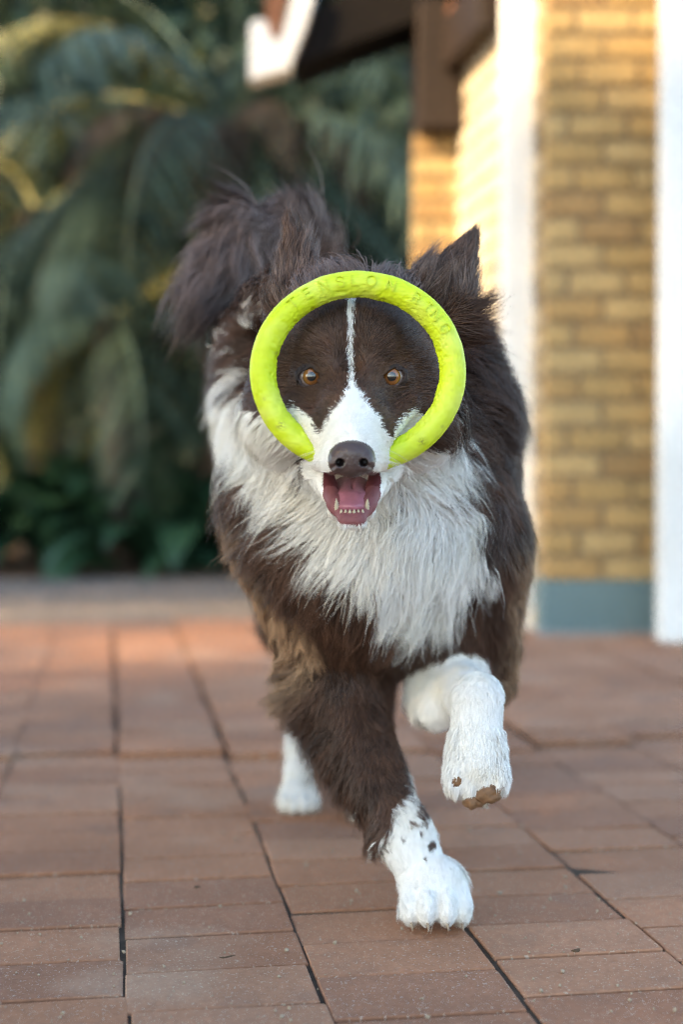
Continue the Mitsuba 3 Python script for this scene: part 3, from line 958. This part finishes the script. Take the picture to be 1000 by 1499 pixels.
#            body    face   ear    paw    leg    tail   headside
DENS = np.array([4.9e5, 1.05e6, 7.0e5, 8.5e5, 5.6e5, 2.2e5, 5.0e5])
facing = (fn * (np.array([0, 0, CAMH]) - fc)).sum(1) > -.18 * np.linalg.norm(fc - np.array([0, 0, CAMH]), axis=1)
dens = DENS[hair_kind] * np.where(facing, 1, .10)
dens = np.where((fc[:, 1] > 1.86) & (hair_kind == 0), dens * .35, dens)
bare_f = bare_pts[DF].any(1) | (jaw_sdf(fc.astype(np.float32)) < .0012) & (mouth_sdf(fc.astype(np.float32)) < .009)
for e in EYES:
    bare_f |= (np.linalg.norm((fc - e) / np.array([.0155, .03, .0122]), axis=1) < 1)
for c, r in PADS:
    bare_f |= (np.linalg.norm((fc - c) / (np.array(r) * .85), axis=1) < 1)
NOSE = at(515, 672, 1.312)
bare_f |= (np.linalg.norm((fc - NOSE) / np.array([.0205, .022, .0185]), axis=1) < 1)
bare_f |= fc[:, 2] < .004
dens[bare_f] = 0
cnt = R.poisson(farea * dens)
fi = np.repeat(np.arange(len(DF)), cnt)
u, v_ = R.random(len(fi)), R.random(len(fi))
sw = u + v_ > 1
u[sw], v_[sw] = 1 - u[sw], 1 - v_[sw]
tri = DF[fi]
wts = np.stack([1 - u - v_, u, v_], 1)
root = (DV[tri] * wts[..., None]).sum(1)
nrm = (vn[tri] * wts[..., None]).sum(1); nrm /= np.linalg.norm(nrm, axis=1, keepdims=True)
kind = hair_kind[fi]
N = len(root)

# flow guides: place in the photograph, way the hair runs (x right, y down), length in mm, lift
GUIDES = np.array([
    (700, 470, 1, -.15, 52, .62), (720, 560, 1, .3, 58, .6), (742, 640, .8, .7, 46, .45), (745, 720, .5, .9, 36, .38), (650, 690, .85, .6, 58, .4), (690, 690, .9, .5, 50, .45), (620, 660, .6, .8, 50, .4),
    (345, 470, -.9, -.2, 46, .6), (335, 540, -.9, .4, 52, .55), (330, 640, -.6, .9, 46, .4), (400, 690, -.7, .8, 62, .4), (430, 760, -.85, .6, 72, .42), (370, 740, -.8, .5, 55, .4), (350, 600, -.7, .8, 45, .4),
    (500, 780, -.75, .75, 66, .38), (450, 810, -.8, .7, 70, .42), (520, 850, -.15, 1, 58, .3), (610, 800, -.75, .55, 62, .32), (560, 760, -.6, .7, 60, .3), (680, 775, -.5, .65, 56, .35), (640, 850, -.25, 1, 60, .3), (700, 830, .6, .6, 52, .38), (705, 880, .5, .9, 50, .35), (640, 920, .15, 1, 54, .3), (600, 965, 0, 1, 50, .3), (560, 900, -.05, 1, 50, .3),
    (330, 790, -.8, .5, 34, .4), (350, 880, -.75, .7, 36, .4), (400, 860, -.5, .8, 40, .35), (440, 920, -.3, 1, 34, .3), (400, 980, -.85, .6, 46, .45), (480, 930, .2, 1, 30, .25), (540, 970, .3, 1, 30, .25),
    (455, 1080, -.85, .5, 75, .8), (440, 1030, -.9, .4, 65, .7), (470, 1120, -.85, .55, 75, .8), (500, 1180, -.8, .65, 70, .8), (525, 1220, -.7, .8, 42, .7), (500, 1040, .05, 1, 16, .2), (540, 1080, .25, 1, 13, .15), (560, 1160, .3, 1, 12, .15), (555, 1240, -.5, .9, 18, .4), (595, 1180, .3, 1, 10, .15),
    (745, 850, .55, .85, 40, .4), (745, 950, .5, .9, 40, .45), (700, 960, 0, 1, 22, .25), (745, 1030, .45, .95, 34, .45), (660, 960, -.1, 1, 30, .25), (640, 1010, 0, 1, 13, .2), (700, 1000, 0, 1, 9, .15), (620, 1050, -.3, 1, 20, .3), (590, 1010, -.1, 1, 40, .3),
    (430, 430, -.5, -.4, 34, .5), (520, 430, 0, -.6, 30, .4), (600, 430, .4, -.6, 34, .5)], float)
gp = np.stack([at(g[0], g[1], 1.60)[[0, 2]] for g in GUIDES])
q = root[:, [0, 2]] * 1.0
d2 = ((q[:, None] - gp[None]) ** 2).sum(-1) + .012 ** 2
wg = 1 / d2 ** 2; wg /= wg.sum(1, keepdims=True)
flow2, LEN, LIFT = wg @ GUIDES[:, 2:4], wg @ GUIDES[:, 4] / 1000, wg @ GUIDES[:, 5]
flow = np.stack([flow2[:, 0], .25 + .0 * LEN, -flow2[:, 1]], 1)
back = np.clip((root[:, 1] - 1.74) / .12, 0, 1)[:, None]
flow = flow * (1 - back) + np.array([-.15, .75, -.55]) * back
LEN = LEN * (1 - back[:, 0]) + .05 * back[:, 0]
LIFT = np.where(back[:, 0] > .5, .35, LIFT)
# face: short hair that runs from the nose up, back and outwards
r = root - hl(0, -.05, -.055)
ff = np.stack([np.sign(r[:, 0]) * (np.abs(r[:, 0]) * 1.6), np.abs(r[:, 1]) * .9 + .02, r[:, 2] * .55 - .2 * np.abs(r[:, 0])], 1)
ff /= np.linalg.norm(ff, axis=1, keepdims=True)
k1 = kind == 1
flow[k1] = ff[k1]
muz = np.clip((hl(0, .03, 0)[1] - root[:, 1]) / .06, 0, 1)
LEN[k1] = (.0120 - .0070 * muz + .010 * np.clip((np.abs(r[:, 0]) - .06) / .03, 0, 1) * (root[:, 1] > hl(0, .05, 0)[1]))[k1]
LIFT[k1] = .27
k6 = kind == 6
flow[k6] = ff[k6] * .6 + flow[k6] * .4
LEN[k6] = .026; LIFT[k6] = .35
ckr = k1 & (root[:, 1] > O[1] + .02) & (np.abs(root[:, 0] - O[0]) > .048) & (root[:, 2] < at(0, 600, 1.42)[2])
flow[ckr] = np.stack([np.sign(root[ckr, 0] - O[0]) * .8, 0 * root[ckr, 0] + .4, 0 * root[ckr, 0] - .7], 1)
LEN[ckr] = .030; LIFT[ckr] = .35
# jaw: short, downwards
kj = k1 & (root[:, 2] < hl(0, 0, -.095)[2]) & ~ckr
flow[kj] = np.array([0, .5, -1.0]); LEN[kj] = .006
# ears
k2 = kind == 2
right = root[:, 0] > at(540, 0, 1.5)[0]
etip = np.where(right[:, None], at(700, 330, 1.52), at(424, 315, 1.53))
fe = etip - root; fe /= np.linalg.norm(fe, axis=1, keepdims=True)
low_e = np.clip((at(0, 385, 1.5)[2] - root[:, 2]) / .04, 0, 1)
flow[k2] = fe[k2]
LEN[k2] = (.012 + .020 * R.random(N) * np.where(right, .35 + .65 * low_e, 1) + .012 * low_e * R.random(N))[k2]
# the tufts at the inner edge of each ear
tuft = k2 & (((~right) & (root[:, 0] > at(436, 0, 1.5)[0])) | (right & (root[:, 0] < at(630, 0, 1.5)[0])))
LEN[tuft] = .022 + .026 * R.random(tuft.sum())
LIFT[k2] = .30 + .25 * low_e[k2]
LIFT[tuft] = .62
# paws
k3 = kind == 3
dn = np.array([0, -.25, -1.0])
flow[k3] = dn; LEN[k3] = .0085; LIFT[k3] = .18
onpaw = k3 & (np.linalg.norm(root - PAW, axis=1) < .08)
flow[onpaw] = np.array([.06, -.8, -.8]); LEN[onpaw] = .0055; LIFT[onpaw] = .13
# feathering behind the wrist and at the sides of the lifted paw
fe3 = k3 & (nrm[:, 1] > .1) & (np.linalg.norm(root - RP, axis=1) > .09)
LEN[fe3] = .016
lp = k3 & (np.linalg.norm(root - RP, axis=1) < .04) & (np.abs(root[:, 0] - RP[0]) > .018)
LEN[lp] = .012
LIFT[lp] = .4
# lower legs that are not guided
k4 = (kind == 4) & (root[:, 1] > 1.8)
flow[k4] = np.array([0, .4, -1]); LEN[k4] = .014
sl = (root[:, 1] < 1.62) & (root[:, 0] > at(618, 0, 1.55)[0]) & (root[:, 2] < at(0, 955, 1.5)[2]) & (kind != 3)
flow[sl] = np.array([.05, -.15, -1.0]); LEN[sl] = .0085; LIFT[sl] = .16
# tail
k5 = kind == 5
tdi, tii = tail_tree.query(root[k5])
s_t = tii / len(TP)
rad = root[k5] - TP[tii]
flow[k5] = TT[tii] * (.45 + .6 * s_t)[:, None] + rad / (np.linalg.norm(rad, axis=1, keepdims=True) + 1e-9) * .45 + np.array([-.15, .1, -.15])
LEN[k5] = .026 + .056 * s_t ** 2 + .022 * R.random(k5.sum()) + .045 * (R.random(k5.sum()) < .06)
LIFT[k5] = .40

# hair parts: tangent flow plus lift
nz = np.where(np.isin(kind, (1, 3, 4)), .35, 1.0)[:, None]
flow += (np.stack([meshkit.noise(root * 24, k) for k in (1, 2, 3)], 1) - .5) * nz * 1.1 + (np.stack([meshkit.noise(root * 75, k) for k in (4, 5, 6)], 1) - .5) * nz * .7
flow -= nrm * (flow * nrm).sum(1, keepdims=True)
flow /= np.linalg.norm(flow, axis=1, keepdims=True) + 1e-9
LEN *= (.55 + .6 * R.random(N)) * np.where((R.random(N) < .03) & np.isin(kind, (0, 2, 5, 6)), 1.5, 1)
LIFT = np.clip(LIFT + .12 * R.standard_normal(N), .05, .9)
d0 = flow * (1 - LIFT)[:, None] + nrm * LIFT[:, None]
d0 /= np.linalg.norm(d0, axis=1, keepdims=True)
grav = np.where(np.isin(kind, (0, 6)), .30, .05)
d1 = flow + np.array([0, 0, -1.0]) * grav[:, None] + nrm * .12 * LIFT[:, None]
d1 /= np.linalg.norm(d1, axis=1, keepdims=True)
# clumps
cid = np.zeros(N, int)
kind = np.where(sl, 4, kind)
kind = np.where(ckr, 6, kind)
SEG = np.select([kind == 0, kind == 5, kind == 6, kind == 2, kind == 4], [4, 6, 4, 4, 3], 3)
PERCL = np.select([kind == 0, kind == 5, kind == 6, kind == 2], [60, 40, 30, 20], 12)
seed = R.random(N) < 1 / PERCL
si = np.nonzero(seed)[0]
_, near = cKDTree(root[si]).query(root + R.standard_normal((N, 3)) * .0008)
cid = si[near]
per_clump = np.where(np.isin(kind, (0, 2, 5, 6)), .62, .3)
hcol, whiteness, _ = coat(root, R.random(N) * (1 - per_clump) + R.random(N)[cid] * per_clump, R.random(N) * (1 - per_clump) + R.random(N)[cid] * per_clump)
CLUMP = np.select([kind == 0, kind == 5, kind == 6, kind == 2, kind == 4], [.72, .65, .6, .7, np.where(LEN > .028, .85, .4)], np.where(kind == 3, .3, .2)) * (.55 + .6 * R.random(N)) * np.where((whiteness > 0) & (kind == 0), .66, 1)
big = np.nonzero(R.random(N) < 1 / 420)[0]
_, nb2 = cKDTree(root[big]).query(root + R.standard_normal((N, 3)) * .003)
bid = big[nb2]
BIGC = np.where(np.isin(kind, (0, 5)), .55, .0) * (.4 + .8 * R.random(N))
curl = R.standard_normal((N, 3)) * .10
clen = LEN[cid]


cshade = 1 + np.where(np.isin(kind, (0, 2, 5, 6)), .30, .24) * (R.random(N)[cid] * 2 - 1) + np.where(np.isin(kind, (0, 5)), .16, 0) * (R.random(N)[bid] * 2 - 1)
hcol = np.clip(hcol * np.where(hcol[:, :1] > .5, .94 + .16 * (cshade[:, None] - 1), cshade[:, None]), 0, .90)
dirty = np.clip((.016 - root[:, 2]) / .014, 0, 1) * (kind == 3) * .75
dirty = np.maximum(dirty, (kind == 3) * np.clip((RP[2] - .024 - root[:, 2]) / .012, 0, 1) * (root[:, 2] > .1) * .8) * R.random(N)[cid]
hcol = hcol + (np.array([.36, .26, .16]) - hcol) * dirty[:, None]
lt_ = kind == 2
hcol[lt_] = hcol[lt_] + (np.array([.26, .19, .165]) - hcol[lt_]) * np.where(tuft[lt_] | (low_e[lt_] > .3), .55 * R.random(N)[cid][lt_], .10)[:, None]


def strands(sel):
    """Ribbons along the hairs of this selection: vertices, faces, colours, normals."""
    Vs, Fs, Cs, Ns, base = [], [], [], [], 0
    for seg in np.unique(SEG[sel]):
        ii = np.nonzero(sel & (SEG == seg))[0]
        s = np.linspace(0, 1, seg + 1)[None, :, None]

        def path(i, L):
            w = curl[i][:, None] * np.sin(s * 3.4 + (i % 7)[:, None, None]) * s
            return root[i][:, None] + L[:, None, None] * (s * d0[i][:, None] + .5 * s * s * (d1[i] - d0[i])[:, None] * 1.3 + w)
        own = path(ii, LEN[ii])
        cl = path(cid[ii], .5 * clen[ii] + .5 * LEN[ii])
        k = (CLUMP[ii])[:, None, None] * s ** 1.3
        pts = own * (1 - k) + cl * k
        k = (BIGC[ii])[:, None, None] * s ** 1.6
        pts = pts * (1 - k) + path(bid[ii], .4 * LEN[bid[ii]] + .6 * LEN[ii]) * k
        t = np.gradient(pts, axis=1); t /= np.linalg.norm(t, axis=2, keepdims=True) + 1e-12
        nn = nrm[ii][:, None] + .55 * R.standard_normal((len(ii), 1, 3))
        side = np.cross(t, nn); side /= np.linalg.norm(side, axis=2, keepdims=True) + 1e-9
        wd = np.where((whiteness[ii] > 0) & (kind[ii] == 0), .8, 1) * np.select([kind[ii] == 0, kind[ii] == 5, kind[ii] == 1, kind[ii] == 3], [.00050, .00085, .00042, .00050], .00048) * (.7 + .6 * R.random(len(ii)))
        prof = np.array([1, 1, .95, .85, .7, .5, .3, .15, .05])[np.round(np.linspace(0, 8, seg + 1)).astype(int)]
        hw = wd[:, None, None] * prof[None, :, None]
        a, b = pts - side * hw, pts + side * hw
        rn = np.cross(side, t)
        rn *= np.sign((rn * nrm[ii][:, None]).sum(2, keepdims=True) + 1e-9)
        mw = np.where(whiteness[ii] > 0, .38, .6)[:, None, None]
        mixn = rn * mw + nrm[ii][:, None] * (1 - mw)
        na, nb = mixn - side * .6, mixn + side * .6
        na /= np.linalg.norm(na, axis=2, keepdims=True); nb /= np.linalg.norm(nb, axis=2, keepdims=True)
        n = len(ii)
        V = np.stack([a, b], 2).reshape(-1, 3)
        NN = np.stack([na, nb], 2).reshape(-1, 3)
        C = np.repeat(hcol[ii], 2 * (seg + 1), 0)
        j = np.arange(seg) * 2
        F1 = np.stack([j, j + 1, j + 3], 1); F2 = np.stack([j, j + 3, j + 2], 1)
        F0 = np.concatenate([F1, F2])
        F = (F0[None] + (np.arange(n) * 2 * (seg + 1))[:, None, None]).reshape(-1, 3) + base
        base += len(V)
        Vs.append(V); Fs.append(F); Cs.append(C); Ns.append(NN)
    return np.vstack(Vs), np.vstack(Fs), np.vstack(Cs), np.vstack(Ns)


TRI = 0
for name, sel, lab in (('coat', np.isin(kind, (0, 3, 4, 6)), None), ('face_fur', kind == 1, None), ('ear_fur', kind == 2, None), ('tail_fur', kind == 5, None)):
    V, F, C, NN = strands(sel)
    # hairs keep above the ground
    V[:, 2] = np.maximum(V[:, 2], .0015)
    if name == 'face_fur':
        pass
    TRI += len(F)
    scene['dog__' + name] = colored(V, F, C, 'fur_mat', normals=NN)
    tag('dog__' + name, kind='stuff')

# ---- nose leather
def nose_sdf(p):
    n = NOSE
    d = ell(p, n + np.array([0, .004, .004]), (.0195, .0145, .0125))
    d = smin(d, ell(p, n + np.array([0, .003, -.006]), (.0135, .0120, .0105)), .006)
    for s in (-1, 1):
        d = smin(d, ell(p, n + np.array([s * .0125, .0015, -.003]), (.0080, .0110, .0095)), .005)
        d = smax(d, -cone(p, n + np.array([s * .0085, -.016, -.0045]), n + np.array([s * .0115, -.0035, -.0025]), .0043, .0028), .002)
        d = smax(d, -cone(p, n + np.array([s * .0125, -.012, -.0055]), n + np.array([s * .019, -.003, -.0085]), .0016, .0022), .0015)
    d = smax(d, -cone(p, n + np.array([0, -.0135, -.002]), n + np.array([0, -.0120, -.020]), .0010, .0014), .0015)
    return d


m = meshed(nose_sdf, NOSE + [-.026, -.02, -.022], NOSE + [.026, .024, .022], .0011, 2)
v = np.asarray(m.vertices)
n_ = np.asarray(m.vertex_normals)
v = v + n_ * ((meshkit.noise(v * 900, 4) - .5) * .0006)[:, None]
c = np.tile(np.array([.058, .036, .034]), (len(v), 1)) * (.8 + .4 * meshkit.fbm(v * 260, 2))[:, None]
inn = np.zeros(len(v), bool)
for s in (-1, 1):
    inn |= cone(v.astype(np.float32), NOSE + np.array([s * .0085, -.016, -.0045]), NOSE + np.array([s * .0115, -.0035, -.0025]), .0043, .0028) < .0007
c[inn] = [.008, .005, .005]
scene['dog__nose'] = colored(v, m.faces, c, 'nose_mat', smooth=True)

# ---- eyes: eyeball with iris and pupil caps
for s, e in zip((-1, 1), EYES):
    key = fresh('dog__eye')
    m = trimesh.creation.icosphere(4, EYE_R)
    v = np.asarray(m.vertices)
    scene[key] = colored(v + e, m.faces, np.tile([.20, .15, .14], (len(v), 1)), 'eye_mat', smooth=True)
    look = np.array([0, 0, CAMH + .03]) - e; look /= np.linalg.norm(look)

    def cap(rad, rise, col):
        """A round cap of the eyeball that faces the way the dog looks."""
        g, rr = np.meshgrid(np.linspace(0, 2 * np.pi, 48, endpoint=False), np.linspace(0, 1, 9), indexing='ij')
        x = np.cross(look, [0, 0, 1]); x /= np.linalg.norm(x); y = np.cross(x, look)
        rad_ = rr * rad
        h = np.sqrt((EYE_R + rise) ** 2 - rad_ ** 2)
        v = e + look * h[..., None] + rad_[..., None] * (np.cos(g)[..., None] * x + np.sin(g)[..., None] * y)
        i, j = np.meshgrid(np.arange(48), np.arange(8), indexing='ij')
        ix = lambda a, b: (a % 48) * 9 + b
        q = np.stack([ix(i, j), ix(i, j + 1), ix(i + 1, j + 1), ix(i + 1, j)], -1).reshape(-1, 4)
        f = np.vstack([q[:, [0, 1, 2]], q[:, [0, 2, 3]]])
        return v.reshape(-1, 3), f, col(rr.ravel(), g.ravel())
    streak = lambda rr, g: np.clip((.75 + .35 * meshkit.noise(np.stack([np.cos(g) * 9, np.sin(g) * 9, rr * 2], 1), 2))[:, None] * np.where(rr[:, None] > .9, .35, 1) * np.where(rr[:, None] < .62, .62, 1), 0, 2) * np.array([.24, .085, .020])
    v, f, c = cap(.0080, .0003, streak)
    scene[key + '__iris'] = colored(v, f, c, 'eye_mat', smooth=True)
    v, f, c = cap(.0042, .0007, lambda rr, g: np.tile([.004, .004, .005], (len(rr), 1)))
    scene[key + '__pupil'] = colored(v, f, c, 'eye_mat', smooth=True)

# ---- tongue, teeth, claws, pads
def tongue_sdf(p):
    d = cone(p, hl(0, .05, -.100), hl(0, -.006, -.1125), .017, .0155, (1, 1, 2.1))
    d = smin(d, cone(p, hl(0, -.006, -.1125), hl(0, -.022, -.1195), .0150, .0130, (1, 1, 2.2)), .006)
    d = smax(d, -cone(p, hl(0, .04, -.0925), hl(0, -.022, -.1130), .0014, .0010), .004)
    return d


m = meshed(tongue_sdf, hl(-.03, -.05, -.135), hl(.03, .08, -.08), .0020, 3)
v = np.asarray(m.vertices)
c = np.array([.34, .125, .17]) * (.85 + .3 * meshkit.fbm(v * 300, 2))[:, None]
scene['dog__tongue'] = colored(v, m.faces, c, 'wet_mat', smooth=True)


def tooth(base, tip, r0):
    pts = np.linspace(base, tip, 6)
    rr = r0 * np.array([1, .98, .88, .68, .42, .10])
    return tube(pts, rr, 10)


for s in (-1, 1):
    obj('canine_tooth', tooth(hl(s * .0130, -.0225, -.1255), hl(s * .0142, -.0300, -.1125), .0028), 'tooth_mat', 'dog', 40)
    for k, (a, b, h) in enumerate(((.0190, -.010, .006), (.0215, .001, .007))):
        obj('cheek_tooth', tooth(hl(s * a, b, -.1150), hl(s * a, b - .001, -.1150 + h), .0028), 'tooth_mat', 'dog', 40)
for k in range(6):
    x = (k - 2.5) * .0037
    obj('front_tooth', tooth(hl(x, -.0315 + .0012 * abs(k - 2.5), -.1290), hl(x * 1.04, -.0355 + .0012 * abs(k - 2.5), -.1220), .0023), 'tooth_mat', 'dog', 40)
for c_, r_ in TOES:
    obj('claw', tooth(c_ + np.array([0, -.016, -.007]), c_ + np.array([.0005, -.0262, -.0180]), .0021), 'claw_mat', 'dog', 40)
for c_, r_ in PADS:
    m = trimesh.creation.icosphere(3, 1.0)
    v = np.asarray(m.vertices) * np.array(r_)
    v = v * (1 + .7 * (meshkit.fbm(v * 200 + 3 + c_[0] * 50, 3) - .5))[:, None] + c_ + np.array([0, .0035, -.002])
    cc = np.array([.17, .09, .045]) * (.35 + 1.2 * meshkit.fbm(v * 210, 3, 6))[:, None]
    key = fresh('dog__pad')
    scene[key] = colored(v, m.faces, cc, 'skin_mat', smooth=True)
tag('dog__pad', 'dirty tan paw pad of the lifted foot')
# whiskers
ws = []
for s in (-1, 1):
    for k in range(7):
        a = hl(s * (.020 + .003 * R.random()), -.046 + .006 * k % .02, -.066 - .012 * R.random())
        dv = np.array([s * (.9 + .3 * R.random()), .15, -.35 * R.random()])
        tt = np.linspace(0, 1, 7)[:, None]
        ws.append(tube(a + dv * tt * .035 + np.array([0, 0, -.012]) * tt ** 2, np.linspace(.00022, .00005, 7), 4))
scene['whisker_mat'] = prin(rgb(.7, .68, .64), .4)
obj('whiskers', cat(ws), 'whisker_mat', 'dog')
tag('dog__whiskers', kind='stuff')

# ------------------------------------------------------------------ the ring in its mouth
RC = at(524, 545, 1.373)
RX, RZ, RT = .0864, .0797, .0122


def ring_pt(a, phi, rad):
    """A point of the ring: a runs clockwise from the top, phi round the tube from the front towards the outside."""
    ex, ez = np.sin(a), np.cos(a)
    cx, cz = RX * ex, RZ * ez
    return RC + np.stack([cx + rad * np.sin(phi) * ex, -rad * np.cos(phi) + 0 * a, cz + rad * np.sin(phi) * ez], -1)


na, nphi = 560, 84
A, PH = np.meshgrid(np.linspace(0, 2 * np.pi, na, endpoint=False), np.linspace(0, 2 * np.pi, nphi, endpoint=False), indexing='ij')
p0 = ring_pt(A, PH, RT)
dent = np.clip(meshkit.noise(p0 * 330, 1) - .62, 0, 1) * .0022 + np.clip(meshkit.noise(p0 * 190, 8) - .66, 0, 1) * .004
inside_wear = np.clip(-np.sin(PH), 0, 1)
radn = RT + (meshkit.fbm(p0 * 60, 2, 2) - .5) * .0014 + (meshkit.fbm(p0 * 420, 2, 3) - .5) * (.0003 + .0010 * inside_wear) - dent * (.35 + inside_wear * .9)
pr = ring_pt(A, PH, radn).reshape(-1, 3)
i, j = np.meshgrid(np.arange(na), np.arange(nphi), indexing='ij')
ix = lambda a, b: (a % na) * nphi + b % nphi
qd = np.stack([ix(i, j), ix(i + 1, j), ix(i + 1, j + 1), ix(i, j + 1)], -1).reshape(-1, 4)
rf = np.vstack([qd[:, [0, 1, 2]], qd[:, [0, 2, 3]]])
rm = trimesh.Trimesh(pr, rf, process=False)
if rm.volume < 0:
    rf = rf[:, ::-1]
dirt = np.clip(meshkit.fbm(pr * 45, 3, 12) * 2.4 - 1.35, 0, 1) * .35 + np.clip(meshkit.fbm(pr * 120, 2, 13) * 3 - 2.15, 0, 1)
rc = np.array([.56, .70, .012]) * (1 - .10 * meshkit.fbm(pr * 160, 2, 5))[:, None]
rc = rc + (np.array([.22, .26, .03]) - rc) * np.clip(dirt, 0, .75)[:, None] + (np.array([.74, .80, .22]) - rc) * (np.clip(meshkit.fbm(pr * 38, 3, 22) * 2 - .9, 0, 1) * .55)[:, None]
for sa, sp in ((math.radians(233), .1), (math.radians(140), .3)):      # two bitten dark marks
    c = ring_pt(np.array(sa), np.array(sp), RT)
    k = np.exp(-(np.linalg.norm(pr - c, axis=1) / .0035) ** 2) * (meshkit.noise(pr * 900, 4) > .45)
    rc = rc + (np.array([.16, .17, .03]) - rc) * (k * .8)[:, None]
scene['ring_mat'] = prin(VC, .5, .4)
scene['toy_ring'] = colored(pr, rf, rc, 'ring_mat', smooth=True)
tag('toy_ring', 'lime yellow foam ring toy with raised lettering held in the jaws of the running dog', 'ring toy')
lets = []
for ch, deg in zip('TENSLONRING', (-41.5, -31.5, -20.5, -10.5, -2.2, 7.6, 19.4, 36.5, 45.0, 52.0, 62.0)):
    m = meshkit.text_mesh(ch, .0100, .0020)
    m = m.subdivide_to_size(.0022) if hasattr(m, 'subdivide_to_size') else m
    v = np.asarray(m.vertices).copy()
    v[:, 0] -= (v[:, 0].min() + v[:, 0].max()) / 2
    v[:, 1] -= .0049
    a = math.radians(deg) + v[:, 0] / ((RX + RZ) / 2)
    m.vertices = ring_pt(a, .20 + v[:, 1] / RT, RT - .0004 + v[:, 2])
    lets.append(m)
lt = cat(lets)
scene['letter_mat'] = two(prin(rgb(.50, .60, .02), .5, .4))
obj('lettering', lt, 'letter_mat', 'toy_ring', 30)
